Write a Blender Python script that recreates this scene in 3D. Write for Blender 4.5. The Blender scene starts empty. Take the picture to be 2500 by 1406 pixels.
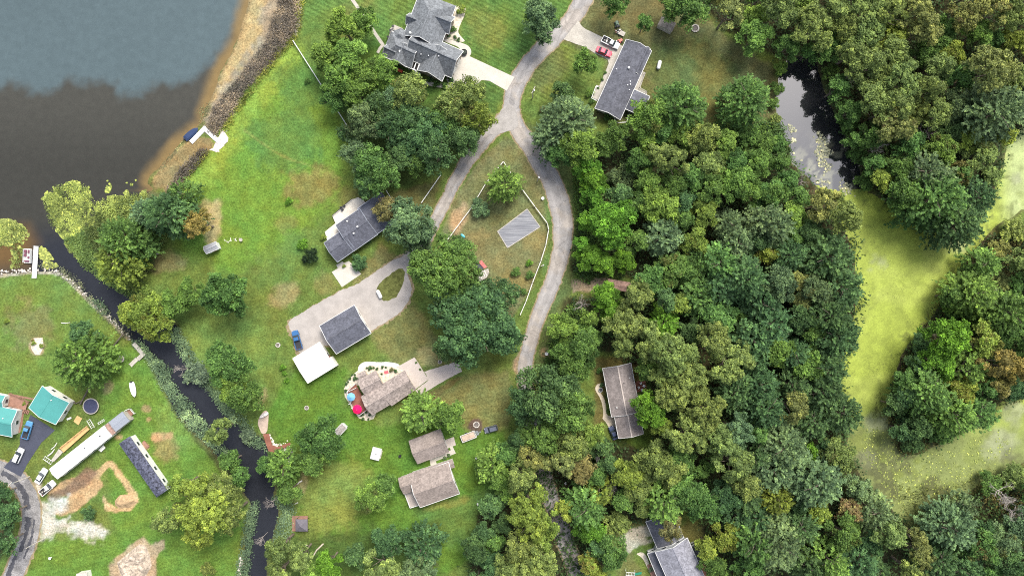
import bpy, math, random
import numpy as np
from mathutils import Vector

# ------------------------------------------------------------------ camera, sky, sun, exposure
S = 0.12            # metres on the ground for one photo pixel
H = 204.0           # height of the drone
sc = bpy.context.scene
col = sc.collection
cam_d = bpy.data.cameras.new('camera'); cam_o = bpy.data.objects.new('camera', cam_d); col.objects.link(cam_o)
cam_o.location = (0, 0, H); cam_o.rotation_euler = (0, 0, 0)
cam_d.sensor_width = 36.0; cam_d.lens = 36.0 * H / (2500 * S); cam_d.clip_start = 1; cam_d.clip_end = 6000
sc.camera = cam_o
SUN_EL, SUN_AZ = 55.0, 62.0          # degrees; azimuth counter-clockwise from +X
wd = bpy.data.worlds.new('World'); sc.world = wd; wd.use_nodes = True
wn = wd.node_tree.nodes; wl = wd.node_tree.links
sky = wn.new('ShaderNodeTexSky'); sky.sky_type = 'NISHITA'; sky.sun_disc = False
sky.sun_elevation = math.radians(SUN_EL); sky.sun_rotation = math.radians(90 - SUN_AZ)
sky.air_density = 1.0; sky.dust_density = 3.0; sky.ozone_density = 1.0; sky.altitude = 250
hz = wn.new('ShaderNodeHueSaturation'); hz.inputs['Saturation'].default_value = 0.55        # thin cloud whitens the blue
wl.new(sky.outputs[0], hz.inputs['Color']); wl.new(hz.outputs[0], wn['Background'].inputs[0]); wn['Background'].inputs[1].default_value = 0.125
sun_d = bpy.data.lights.new('sun', 'SUN'); sun_o = bpy.data.objects.new('sun', sun_d); col.objects.link(sun_o)
sun_d.energy = 2.2; sun_d.angle = math.radians(26); sun_d.color = (1.0, 0.95, 0.86)
_e, _a = math.radians(SUN_EL), math.radians(SUN_AZ)
sun_o.rotation_euler = Vector((-math.cos(_e) * math.cos(_a), -math.cos(_e) * math.sin(_a), -math.sin(_e))).to_track_quat('-Z', 'Y').to_euler()
sun_o.location = (80, 60, 150)
sc.view_settings.view_transform = 'Standard'; sc.view_settings.look = 'None'
sc.view_settings.gamma = 1; sc.view_settings.exposure = 1.1

sc.cycles.use_denoising = False; sc.cycles.filter_width = 1.1        # keep leaf and grass detail crisp
sc.cycles.max_bounces = 5; sc.cycles.diffuse_bounces = 3; sc.cycles.glossy_bounces = 2; sc.cycles.transmission_bounces = 2
sc.cycles.caustics_reflective = False; sc.cycles.caustics_refractive = False; sc.cycles.sample_clamp_indirect = 4

rnd = random.Random(7)
rng = np.random.default_rng(11)

# ------------------------------------------------------------------ helpers
def P(px, py, h=0.0):
    k = S * (H - h) / H
    return Vector(((px - 1250) * k, (703 - py) * k, h))
def P2(p, h=0.0):
    v = P(p[0], p[1], h); return np.array([v.x, v.y])

_mats = {}
def mat(name, build):
    if name in _mats: return _mats[name]
    m = bpy.data.materials.new(name); m.use_nodes = True
    nt = m.node_tree; b = nt.nodes['Principled BSDF']
    build(nt, b); _mats[name] = m
    return m
def node(nt, t, **kw):
    n = nt.nodes.new(t)
    for k, v in kw.items(): setattr(n, k, v)
    return n
def noise(nt, scale, detail=4, rough=0.6, vec=None, dist=0.0):
    n = node(nt, 'ShaderNodeTexNoise'); n.inputs['Scale'].default_value = scale
    n.inputs['Detail'].default_value = detail; n.inputs['Roughness'].default_value = rough
    n.inputs['Distortion'].default_value = dist
    if vec is None:
        tc = node(nt, 'ShaderNodeNewGeometry'); vec = tc.outputs['Position']
    nt.links.new(vec, n.inputs['Vector'])
    return n
def ramp(nt, fac, stops):
    r = node(nt, 'ShaderNodeValToRGB'); nt.links.new(fac, r.inputs[0])
    e = r.color_ramp.elements
    while len(e) < len(stops): e.new(0.5)
    for i, (p, c) in enumerate(stops):
        e[i].position = p; e[i].color = (c[0], c[1], c[2], 1) if hasattr(c, '__len__') else (c, c, c, 1)
    return r
def mul(nt, a, b, fac=1.0, mode='MULTIPLY'):
    m = node(nt, 'ShaderNodeMix', data_type='RGBA', blend_type=mode); m.inputs[0].default_value = fac
    for s, i in ((a, 6), (b, 7)):
        if hasattr(s, 'is_output') or hasattr(s, 'links'): nt.links.new(s, m.inputs[i])
        else: m.inputs[i].default_value = (*s, 1)
    return m.outputs[2]
def bump(nt, b, h, strength=0.4, dist=0.05):
    n = node(nt, 'ShaderNodeBump'); n.inputs['Strength'].default_value = strength; n.inputs['Distance'].default_value = dist
    nt.links.new(h, n.inputs['Height']); nt.links.new(n.outputs[0], b.inputs['Normal'])

def surf(name, c, rough=0.75, var=0.25, s1=1.2, s2=9.0, spec=0.3, metal=0.0, bmp=0.2, var2=None):
    """a plain weathered surface: colour with broad and fine mottling"""
    def f(nt, b):
        v2 = var if var2 is None else var2
        n1 = noise(nt, s1, 5, 0.65); r1 = ramp(nt, n1.outputs[0], [(0.36, 1 - var), (0.64, 1 + var)])
        n2 = noise(nt, s2, 3, 0.6); r2 = ramp(nt, n2.outputs[0], [(0.36, 1 - v2), (0.64, 1 + v2)])
        o = mul(nt, mul(nt, c, r1.outputs[0]), r2.outputs[0])
        nt.links.new(o, b.inputs['Base Color']); b.inputs['Roughness'].default_value = rough
        b.inputs['Specular IOR Level'].default_value = spec; b.inputs['Metallic'].default_value = metal
        if bmp: bump(nt, b, n2.outputs[0], bmp, 0.03)
    return mat(name, f)
def shingle(name, c, speck=0.45, streak=0.2):
    def f(nt, b):
        n1 = noise(nt, 0.5, 4, 0.6); r1 = ramp(nt, n1.outputs[0], [(0.3, 1 - streak), (0.7, 1 + streak)])
        v = node(nt, 'ShaderNodeTexVoronoi'); v.inputs['Scale'].default_value = 2.6
        g = node(nt, 'ShaderNodeNewGeometry'); nt.links.new(g.outputs['Position'], v.inputs['Vector'])
        hs = node(nt, 'ShaderNodeSeparateColor'); nt.links.new(v.outputs['Color'], hs.inputs[0])
        r2 = ramp(nt, hs.outputs[0], [(0.0, 1 - speck), (1.0, 1 + speck)])
        n3 = noise(nt, 7, 2, 0.6); r3 = ramp(nt, n3.outputs[0], [(0.3, 0.88), (0.7, 1.12)])
        o = mul(nt, mul(nt, mul(nt, c, r1.outputs[0]), r2.outputs[0]), r3.outputs[0])
        nt.links.new(o, b.inputs['Base Color']); b.inputs['Roughness'].default_value = 0.85
        b.inputs['Specular IOR Level'].default_value = 0.25
        bump(nt, b, hs.outputs[0], 0.35, 0.04)
    return mat(name, f)
def paint(name, c, rough=0.3, spec=0.5, metal=0.0, coat=0.0):
    def f(nt, b):
        n1 = noise(nt, 3, 3, 0.6); r1 = ramp(nt, n1.outputs[0], [(0.3, 0.92), (0.7, 1.06)])
        nt.links.new(mul(nt, c, r1.outputs[0]), b.inputs['Base Color'])
        b.inputs['Roughness'].default_value = rough; b.inputs['Specular IOR Level'].default_value = spec
        b.inputs['Metallic'].default_value = metal; b.inputs['Coat Weight'].default_value = coat
    return mat(name, f)

class MB:
    """collects faces in world space; build() links them as one mesh object"""
    def __init__(s): s.v = []; s.f = []
    def add(s, vs, fs):
        o = len(s.v); s.v += [tuple(x) for x in vs]; s.f += [tuple(i + o for i in q) for q in fs]; return s
    def prism(s, poly, z0, z1):
        n = len(poly)
        zs0 = z0 if hasattr(z0, '__len__') else [z0] * n
        zs1 = z1 if hasattr(z1, '__len__') else [z1] * n
        a = sum(poly[i][0] * poly[(i + 1) % n][1] - poly[(i + 1) % n][0] * poly[i][1] for i in range(n))
        if a < 0: poly = poly[::-1]; zs0 = zs0[::-1]; zs1 = zs1[::-1]
        vs = [(p[0], p[1], z) for p, z in zip(poly, zs0)] + [(p[0], p[1], z) for p, z in zip(poly, zs1)]
        fs = [tuple(range(n))[::-1], tuple(range(n, 2 * n))] + [(i, (i + 1) % n, n + (i + 1) % n, n + i) for i in range(n)]
        return s.add(vs, fs)
    def box(s, c, size, ang=0.0, z0=0.0, z1=1.0):
        ca, sa = math.cos(ang), math.sin(ang); hx, hy = size[0] / 2, size[1] / 2
        return s.prism([(c[0] + x * ca - y * sa, c[1] + x * sa + y * ca) for x, y in ((-hx, -hy), (hx, -hy), (hx, hy), (-hx, hy))], z0, z1)
    def bar(s, p, q, w, z0, z1):
        d = math.hypot(q[0] - p[0], q[1] - p[1]); a = math.atan2(q[1] - p[1], q[0] - p[0])
        return s.box(((p[0] + q[0]) / 2, (p[1] + q[1]) / 2), (d, w), a, z0, z1)
    def cyl(s, c, r, z0, z1, n=12, r2=None):
        r2 = r if r2 is None else r2
        t = [2 * math.pi * i / n for i in range(n)]
        vs = [(c[0] + r * math.cos(a), c[1] + r * math.sin(a), z0) for a in t] + [(c[0] + r2 * math.cos(a), c[1] + r2 * math.sin(a), z1) for a in t]
        return s.add(vs, [tuple(range(n))[::-1], tuple(range(n, 2 * n))] + [(i, (i + 1) % n, n + (i + 1) % n, n + i) for i in range(n)])
    def tube(s, p, q, r, r2=None, n=6):
        p = Vector(p); q = Vector(q); r2 = r if r2 is None else r2
        d = (q - p).normalized(); u = d.orthogonal().normalized(); w = d.cross(u)
        vs = [p + (u * math.cos(2 * math.pi * i / n) + w * math.sin(2 * math.pi * i / n)) * r for i in range(n)]
        vs += [q + (u * math.cos(2 * math.pi * i / n) + w * math.sin(2 * math.pi * i / n)) * r2 for i in range(n)]
        return s.add(vs, [tuple(range(n))[::-1], tuple(range(n, 2 * n))] + [(i, (i + 1) % n, n + (i + 1) % n, n + i) for i in range(n)])
    def rings(s, rs, cap=True):
        """loft through closed rings of equal length"""
        n = len(rs[0]); vs = [p for r in rs for p in r]; fs = []
        for k in range(len(rs) - 1):
            for i in range(n):
                a = k * n + i; b = k * n + (i + 1) % n; fs.append((a, b, b + n, a + n))
        if cap: fs += [tuple(range(n))[::-1], tuple(range((len(rs) - 1) * n, len(rs) * n))]
        return s.add(vs, fs)
    def build(s, name, m, parent=None, smooth=False, label=None, origin=None, cat=None, group=None, kind=None, local=False):
        me = bpy.data.meshes.new(name)
        o3 = Vector((0, 0, 0))
        if parent is not None and not local:
            o3 = Vector(parent['_o']) if '_o' in parent else parent.location
        elif parent is None and origin is not None: o3 = Vector(origin)
        me.from_pydata([(v[0] - o3.x, v[1] - o3.y, v[2] - o3.z) for v in s.v], [], s.f)
        me.materials.append(m)
        if smooth: me.polygons.foreach_set('use_smooth', [True] * len(me.polygons))
        me.update()
        ob = bpy.data.objects.new(name, me); col.objects.link(ob)
        if parent is not None: ob.parent = parent
        elif origin is not None: ob.location = o3
        if parent is not None and not local: ob['_o'] = tuple(o3)
        tag(ob, label, cat, group, kind)
        return ob
def tag(o, label=None, cat=None, group=None, kind=None):
    if label: o['label'] = label
    if cat: o['category'] = cat
    if group: o['group'] = group
    if kind: o['kind'] = kind
    return o
def thing(name, label, cat, loc, rz=0.0, group=None):
    o = bpy.data.objects.new(name, None); col.objects.link(o); o.location = loc; o.rotation_euler = (0, 0, rz)
    o.empty_display_size = 0.5
    return tag(o, label, cat, group)

# --- 2-D fields on a pixel grid
def vnoise(x, y, scale, seed):
    r = np.random.default_rng(seed); L = 257; g = r.random((L, L))
    u = x / scale + 1000; v = y / scale + 1000
    i = np.floor(u).astype(int); j = np.floor(v).astype(int); fu = u - i; fv = v - j
    fu = fu * fu * (3 - 2 * fu); fv = fv * fv * (3 - 2 * fv); i %= 256; j %= 256
    return (g[i, j] * (1 - fu) + g[i + 1, j] * fu) * (1 - fv) + (g[i, j + 1] * (1 - fu) + g[i + 1, j + 1] * fu) * fv
def fbm(x, y, scale, seed, n=4):
    o = 0; a = 1; t = 0
    for k in range(n): o = o + a * vnoise(x, y, scale / 2 ** k, seed + k); t += a; a *= 0.55
    return o / t
def sdf(poly, x, y):
    """signed distance in pixels, negative inside"""
    p = np.asarray(poly, float); d = np.full(x.shape, 1e12); ins = np.zeros(x.shape, bool)
    for k in range(len(p)):
        a = p[k]; b = p[(k + 1) % len(p)]; e = b - a
        wx = x - a[0]; wy = y - a[1]; t = np.clip((wx * e[0] + wy * e[1]) / max(e @ e, 1e-9), 0, 1)
        d = np.minimum(d, (wx - e[0] * t) ** 2 + (wy - e[1] * t) ** 2)
        c = ((a[1] <= y) & (b[1] > y)) | ((b[1] <= y) & (a[1] > y))
        with np.errstate(divide='ignore', invalid='ignore'):
            xi = a[0] + (y - a[1]) / (b[1] - a[1] if b[1] != a[1] else 1e-9) * e[0]
        ins ^= c & (x < xi)
    d = np.sqrt(d); return np.where(ins, -d, d)
def inside(poly, x, y): return sdf(poly, np.atleast_1d(np.asarray(x, float)), np.atleast_1d(np.asarray(y, float))) < 0
def ss(e0, e1, v):
    t = np.clip((v - e0) / (e1 - e0), 0, 1); return t * t * (3 - 2 * t)
def mesh_np(name, V, F, m, smooth=False, cols=None, floats=None):
    me = bpy.data.meshes.new(name); n = F.shape[1]
    me.vertices.add(len(V)); me.vertices.foreach_set('co', V.astype(np.float32).ravel())
    me.loops.add(F.size); me.loops.foreach_set('vertex_index', F.astype(np.int32).ravel())
    me.polygons.add(len(F)); me.polygons.foreach_set('loop_start', np.arange(0, F.size, n, dtype=np.int32))
    me.polygons.foreach_set('loop_total', np.full(len(F), n, np.int32))
    if smooth: me.polygons.foreach_set('use_smooth', np.ones(len(F), bool))
    if m: me.materials.append(m)
    me.update(calc_edges=True)
    if cols is not None:
        a = me.attributes.new('Col', 'FLOAT_COLOR', 'POINT')
        a.data.foreach_set('color', np.concatenate([cols, np.ones((len(cols), 1))], 1).astype(np.float32).ravel())
    for k, v in (floats or {}).items():
        a = me.attributes.new(k, 'FLOAT', 'POINT'); a.data.foreach_set('value', v.astype(np.float32).ravel())
    return me
def link(name, me, parent=None, **kw):
    o = bpy.data.objects.new(name, me); col.objects.link(o)
    if parent: o.parent = parent
    return tag(o, **kw)
def sheet(name, poly, z, m, kind='structure', jit=0.0, step=5.0, label=None, cat=None, parent=None, thick=0.0, smooth_n=0):
    """a thin slab following a ground outline given in photo pixels"""
    p = [np.array(q, float) for q in poly]
    for _ in range(smooth_n):
        q = []
        for i in range(len(p)):
            a, b = p[i], p[(i + 1) % len(p)]; q += [a * 0.75 + b * 0.25, a * 0.25 + b * 0.75]
        p = q
    out = []
    for i in range(len(p)):
        a, b = p[i], p[(i + 1) % len(p)]; n = max(1, int(np.linalg.norm(b - a) / step)) if jit else 1
        for k in range(n):
            q = a + (b - a) * k / n
            if jit: q = q + (np.array([rnd.gauss(0, 1), rnd.gauss(0, 1)]) * jit)
            out.append(tuple(P2(q)))
    mb = MB().prism(out, z - max(thick, 0.05), z)
    return mb.build(name, m, parent, label=label, cat=cat, kind=kind)
def strip(pts, width):
    """outline of a band along a centre line (photo pixels)"""
    p = np.array(pts, float)
    for _ in range(3):
        q = [p[0]]
        for i in range(len(p) - 1): q += [p[i] * 0.75 + p[i + 1] * 0.25, p[i] * 0.25 + p[i + 1] * 0.75]
        q.append(p[-1]); p = np.array(q)
    t = np.gradient(p, axis=0); t /= np.linalg.norm(t, axis=1)[:, None]; n = np.stack([-t[:, 1], t[:, 0]], 1)
    w = np.interp(np.linspace(0, 1, len(p)), np.linspace(0, 1, len(width)), width)[:, None] / 2 if hasattr(width, '__len__') else width / 2
    return [tuple(a) for a in p + n * w] + [tuple(a) for a in (p - n * w)[::-1]]
# ------------------------------------------------------------------ outlines of the land (photo pixels on the ground plane)
LAKE = [(-400, -300), (640, -300), (612, -40), (602, 10), (588, 60), (574, 105), (548, 150), (527, 200), (507, 250), (488, 300), (462, 325),
        (428, 362), (396, 396), (362, 430), (356, 446), (372, 462), (340, 480), (270, 505), (225, 535), (205, 580), (225, 628), (268, 668), (318, 716),
        (352, 738), (398, 770), (432, 800), (442, 850), (466, 890), (500, 945), (545, 1005), (590, 1050), (632, 1066), (660, 1096), (690, 1120),
        (668, 1170), (664, 1210), (676, 1250), (664, 1310), (652, 1360), (648, 1406), (640, 1700),
        (570, 1700), (590, 1406), (604, 1310), (612, 1230), (585, 1185), (556, 1140), (520, 1096), (472, 1052), (430, 1006), (402, 955),
        (376, 905), (352, 862), (316, 826), (268, 778), (206, 716), (152, 664), (84, 660), (0, 668), (-400, 690)]
POND = [(1918, 148), (1902, 200), (1896, 290), (1922, 340), (1936, 400), (1985, 446), (2030, 470), (2080, 486), (2120, 480), (2104, 430),
        (2095, 396), (2066, 340), (2044, 290), (2018, 230), (2002, 180), (1992, 148), (1950, 138)]
SLOUGH = [(1990, 462), (2040, 476), (2086, 470), (2130, 474), (2172, 500), (2230, 536), (2284, 566), (2392, 548), (2428, 470), (2456, 400),
          (2464, 344), (2500, 308), (2800, 260), (2800, 470), (2500, 512), (2446, 540), (2400, 584), (2352, 640), (2312, 716), (2280, 770), (2240, 812),
          (2200, 870), (2182, 930), (2166, 1000), (2172, 1060), (2196, 1106), (2240, 1112), (2306, 1080), (2400, 1040), (2446, 984), (2540, 950),
          (2800, 900), (2800, 1090), (2540, 1110), (2480, 1140), (2400, 1180), (2336, 1222), (2300, 1282), (2222, 1292), (2180, 1240), (2130, 1200),
          (2096, 1150), (2070, 1100), (2080, 1030), (2056, 970), (2056, 880), (2078, 800), (2100, 720), (2088, 640), (2074, 580), (2040, 520)]
FOREST = [
 [(1420, 420), (1470, 330), (1560, 300), (1800, 316), (1900, 300), (1935, 400), (2000, 460), (2080, 500), (2090, 640), (2110, 740), (2060, 900), (2070, 1100),
  (2130, 1200), (2230, 1290), (2320, 1230), (2420, 1180), (2800, 1100), (2800, 1650), (1800, 1650), (1720, 1320), (1690, 1200), (1590, 1130), (1600, 970), (1550, 890),
  (1420, 830), (1350, 840), (1385, 730), (1560, 715), (1550, 680), (1400, 670)],
 [(1640, -60), (2800, -260), (2800, 260), (2460, 340), (2430, 470), (2380, 550), (2280, 580), (2170, 500), (2110, 440), (2060, 330), (2000, 160), (1900, 140), (1780, 80)],
 [(2800, 470), (2400, 580), (2310, 720), (2200, 870), (2165, 1000), (2200, 1110), (2300, 1080), (2440, 980), (2800, 900)],
 [(1240, 1080), (1330, 1060), (1480, 1070), (1600, 1110), (1640, 1250), (1480, 1300), (1480, 1650), (1110, 1650), (1150, 1330), (1180, 1240), (1240, 1180)],
 [(840, 250), (1180, 230), (1180, 330), (1090, 420), (950, 460), (850, 380)],
 [(660, 1320), (860, 1290), (1060, 1290), (1080, 1650), (640, 1650)],
 [(-300, 1150), (20, 1200), (40, 1260), (20, 1330), (-40, 1440), (-300, 1650)],
]
def ell(cx, cy, rx, ry=None, a=0, n=14):
    ry = ry or rx; t = math.radians(a)
    return [(cx + rx * math.cos(2 * math.pi * i / n) * math.cos(t) - ry * math.sin(2 * math.pi * i / n) * math.sin(t),
             cy + rx * math.cos(2 * math.pi * i / n) * math.sin(t) + ry * math.sin(2 * math.pi * i / n) * math.cos(t)) for i in range(n)]
# what grows or lies where: outline, colour, softness of the edge (pixels), strength, ragged edge (pixels)
G_LUSH = (.090, .180, .030); G_MID = (.098, .142, .034); G_DULL = (.120, .138, .042); G_DRY = (.200, .165, .072); G_YEL = (.175, .240, .042)
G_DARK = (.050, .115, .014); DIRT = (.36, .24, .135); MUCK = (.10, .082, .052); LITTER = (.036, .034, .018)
PAINT = [
 ([(430, 470), (560, 280), (720, 110), (790, 200), (850, 330), (840, 480), (700, 600), (560, 660), (440, 620)], (.108, .188, .030), 50, .9, 20),
 ([(705, 104), (620, 205), (548, 300), (520, 370), (450, 440), (430, 478), (500, 470), (590, 350), (660, 240), (748, 120)], G_YEL, 34, .85, 14),
 ([(600, 310), (700, 250), (770, 300), (790, 400), (700, 430), (620, 400)], (0.076, 0.147, 0.038), 45, .8, 25),
 ([(660, 170), (760, 150), (810, 240), (720, 290)], (0.072, 0.138, 0.037), 35, .7, 25),
 ([(700, 420), (820, 410), (830, 470), (740, 500), (690, 470)], (.165, .135, .052), 30, .75, 20),
 (ell(880, 480, 60, 30), (.13, .12, .045), 30, .6, 15),
 (strip([(596, 318), (650, 358), (700, 388), (760, 405), (836, 438)], 4), (.190, .200, .060), 5, .7, 1.5),
 (ell(520, 545, 20, 60, 8), (.33, .27, .15), 18, .8, 10), (ell(500, 512, 20, 24), (.30, .25, .14), 14, .6, 8),
 (ell(400, 640, 55, 25), (.20, .165, .08), 25, .7, 15),
 ([(440, 800), (520, 770), (640, 800), (640, 1000), (500, 930)], (0.129, 0.193, 0.048), 30, .8, 14),
 ([(640, 640), (720, 560), (790, 620), (700, 690)], (0.085, 0.152, 0.040), 40, .7, 20),
 (ell(690, 722, 42, 26, -30), (.21, .18, .085), 22, .8, 14), (ell(795, 690, 26, 30), (.17, .155, .06), 20, .6, 12), (ell(700, 545, 30, 18), (.16, .145, .055), 18, .5, 12),
 ([(0, 680), (140, 668), (300, 840), (220, 960), (-200, 960), (-200, 690)], (.100, .158, .036), 24, .9, 10),
 (ell(70, 800, 60, 60), (0.149, 0.143, 0.069), 40, .6, 30), (ell(180, 720, 60, 40, 40), (0.094, 0.156, 0.041), 35, .8, 20),
 ([(230, 880), (330, 830), (420, 970), (520, 1100), (590, 1200), (580, 1420), (60, 1420), (100, 1320), (280, 1300), (250, 1000)], (.090, .165, .030), 24, .9, 10),
 (ell(430, 1050, 60, 60), (0.121, 0.197, 0.048), 35, .8, 20), (ell(405, 1095, 28, 34), (.21, .17, .08), 20, .7, 14), (ell(390, 1065, 20, 12), (.30, .23, .13), 10, .8, 8),
 (ell(358, 998, 10, 8), (.26, .20, .11), 6, .8, 4), (ell(383, 1068, 14, 9), DIRT, 6, .8, 5), (ell(414, 1064, 9), DIRT, 6, .8, 4), (ell(363, 1023, 6), DIRT, 4, .8, 3),
 (ell(263, 945, 14, 18, 30), (.30, .24, .12), 8, .7, 5), (ell(290, 1066, 11, 7), DIRT, 5, .8, 3), (ell(355, 1088, 12, 10), DIRT, 5, .85, 4),
 # mown lawns round the multi-gabled house
 ([(740, -200), (1060, -200), (1000, 90), (930, 140), (820, 60), (736, 90)], (0.085, 0.147, 0.037), 18, .95, 6),
 ([(1090, -200), (1460, -200), (1390, 20), (1290, 140), (1250, 186), (1140, 136), (1128, 60)], (0.075, 0.134, 0.032), 16, .95, 6),
 (ell(1180, 70, 60, 40, 30), (0.132, 0.150, 0.042), 40, .6, 20), (ell(870, 30, 50, 30), (0.149, 0.152, 0.052), 30, .4, 20),
 ([(1170, 200), (1196, 198), (1230, 226), (1210, 280), (1160, 260)], (0.066, 0.120, 0.031), 8, .95, 2),
 ([(860, 110), (990, 90), (1040, 215), (1140, 225), (1120, 280), (850, 280), (780, 120)], (.045, .095, .018), 25, .8, 12),
 # lawn of the ranch with the two parked cars
 ([(1290, 200), (1370, 100), (1480, 150), (1450, 290), (1560, 300), (1900, 300), (1890, 170), (1780, 90), (1620, -40), (1440, -40), (1400, 60)], (0.105, 0.109, 0.048), 18, .95, 8),
 ([(1580, 120), (1700, 100), (1800, 160), (1760, 290), (1600, 280)], (0.079, 0.108, 0.037), 45, .8, 30),
 ([(1650, 90), (1760, 110), (1790, 200), (1740, 300), (1700, 160)], (.150, .138, .045), 30, .5, 25),
 ([(1440, -20), (1640, -20), (1640, 60), (1480, 40)], (.100, .085, .036), 30, .7, 20),
 (ell(1335, 170, 30, 60, 35), (0.088, 0.105, 0.045), 30, .6, 20),
 # fenced lot between the two roads
 ([(1235, 335), (1262, 345), (1335, 470), (1345, 580), (1300, 700), (1250, 780), (1150, 700), (1060, 620), (1100, 500), (1170, 390)], (0.141, 0.139, 0.066), 10, .95, 4),
 ([(1240, 345), (1320, 480), (1340, 560), (1180, 560), (1150, 480)], (0.110, 0.128, 0.051), 40, .6, 20),
 ([(1330, 480), (1350, 480), (1358, 580), (1330, 680), (1316, 690), (1338, 580)], (0.082, 0.130, 0.038), 10, .9, 4),
 ([(1400, 330), (1400, 700), (1350, 840), (1320, 900), (1300, 900), (1350, 720), (1390, 560), (1340, 400), (1280, 300)], (0.092, 0.116, 0.042), 8, .9, 5),
 (ell(1120, 535, 18, 40, 22), (.33, .24, .145), 14, .9, 8), (ell(1165, 575, 24, 14), (.20, .17, .075), 14, .6, 10), (ell(1200, 640, 40, 16, 20), (.205, .178, .078), 22, .6, 15),
 (ell(1300, 590, 26, 34), (.19, .165, .07), 22, .6, 15), (ell(1240, 690, 40, 30), (.18, .16, .062), 30, .6, 20),
 # around the low grey house and the gravel loop
 ([(930, 600), (985, 640), (900, 690), (862, 690)], (.155, .142, .056), 16, .9, 8), ([(930, 700), (985, 655), (970, 730), (930, 735)], (0.129, 0.128, 0.062), 8, .9, 4),
 ([(900, 815), (1010, 740), (1090, 860), (1120, 890), (1030, 900), (960, 880)], (.150, .142, .056), 22, .8, 12), (ell(1000, 840, 40, 22, 30), (0.078, 0.100, 0.041), 22, .6, 16),
 (ell(1050, 870, 26, 20), (.30, .25, .12), 18, .55, 12),
 ([(950, 470), (1080, 430), (1060, 500), (1040, 560), (985, 520)], (.105, .095, .04), 16, .8, 10),
 # southern lawns
 ([(720, 900), (850, 900), (830, 980), (930, 1040), (1230, 1000), (1250, 1300), (1060, 1420), (700, 1420), (740, 1200), (640, 1010)], (.078, .150, .024), 20, .95, 10),
 ([(740, 1110), (860, 1120), (930, 1200), (850, 1300), (730, 1320), (725, 1200)], (0.154, 0.186, 0.048), 45, .8, 25),
 ([(1040, 980), (1130, 915), (1250, 900), (1240, 1040), (1150, 1060), (1090, 1000)], (0.149, 0.146, 0.057), 20, .85, 10),
 ([(1100, 925), (1140, 915), (1050, 985), (1010, 985)], (.14, .105, .042), 10, .8, 6),
 ([(1000, 1240), (1220, 1180), (1230, 1300), (1100, 1340)], (0.079, 0.134, 0.035), 30, .8, 15), (ell(1090, 1230, 60, 10, -14), (.175, .175, .045), 12, .7, 6),
 (ell(1162, 1038, 18, 15), (.085, .062, .055), 6, .95, 4), (ell(640, 970, 10, 25, 20), (.26, .19, .10), 10, .6, 8), (ell(740, 1175, 10, 30), (.21, .17, .09), 8, .7, 6),
 # clearings under the big trees
 ([(1450, 870), (1600, 870), (1580, 960), (1480, 960), (1470, 1060), (1450, 1060)], (.105, .088, .032), 16, .9, 8),
 ([(1500, 1070), (1600, 1060), (1680, 1110), (1560, 1150), (1480, 1120)], (.050, .085, .016), 16, .9, 10),
 ([(1480, 1220), (1600, 1200), (1600, 1280), (1540, 1330), (1580, 1420), (1510, 1420), (1500, 1320)], (0.121, 0.128, 0.047), 20, .9, 10),
 (ell(1700, 1300, 60, 26), (.115, .098, .036), 20, .8, 12), (ell(1390, 1190, 30, 60), (.060, .060, .026), 14, .9, 8),
]
for _k, _f in enumerate(FOREST): PAINT.append((_f, (.050, .075, .022), 46, .75, 24) if _k in (4, 5) else (_f, LITTER, 18, .96, 12))
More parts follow.
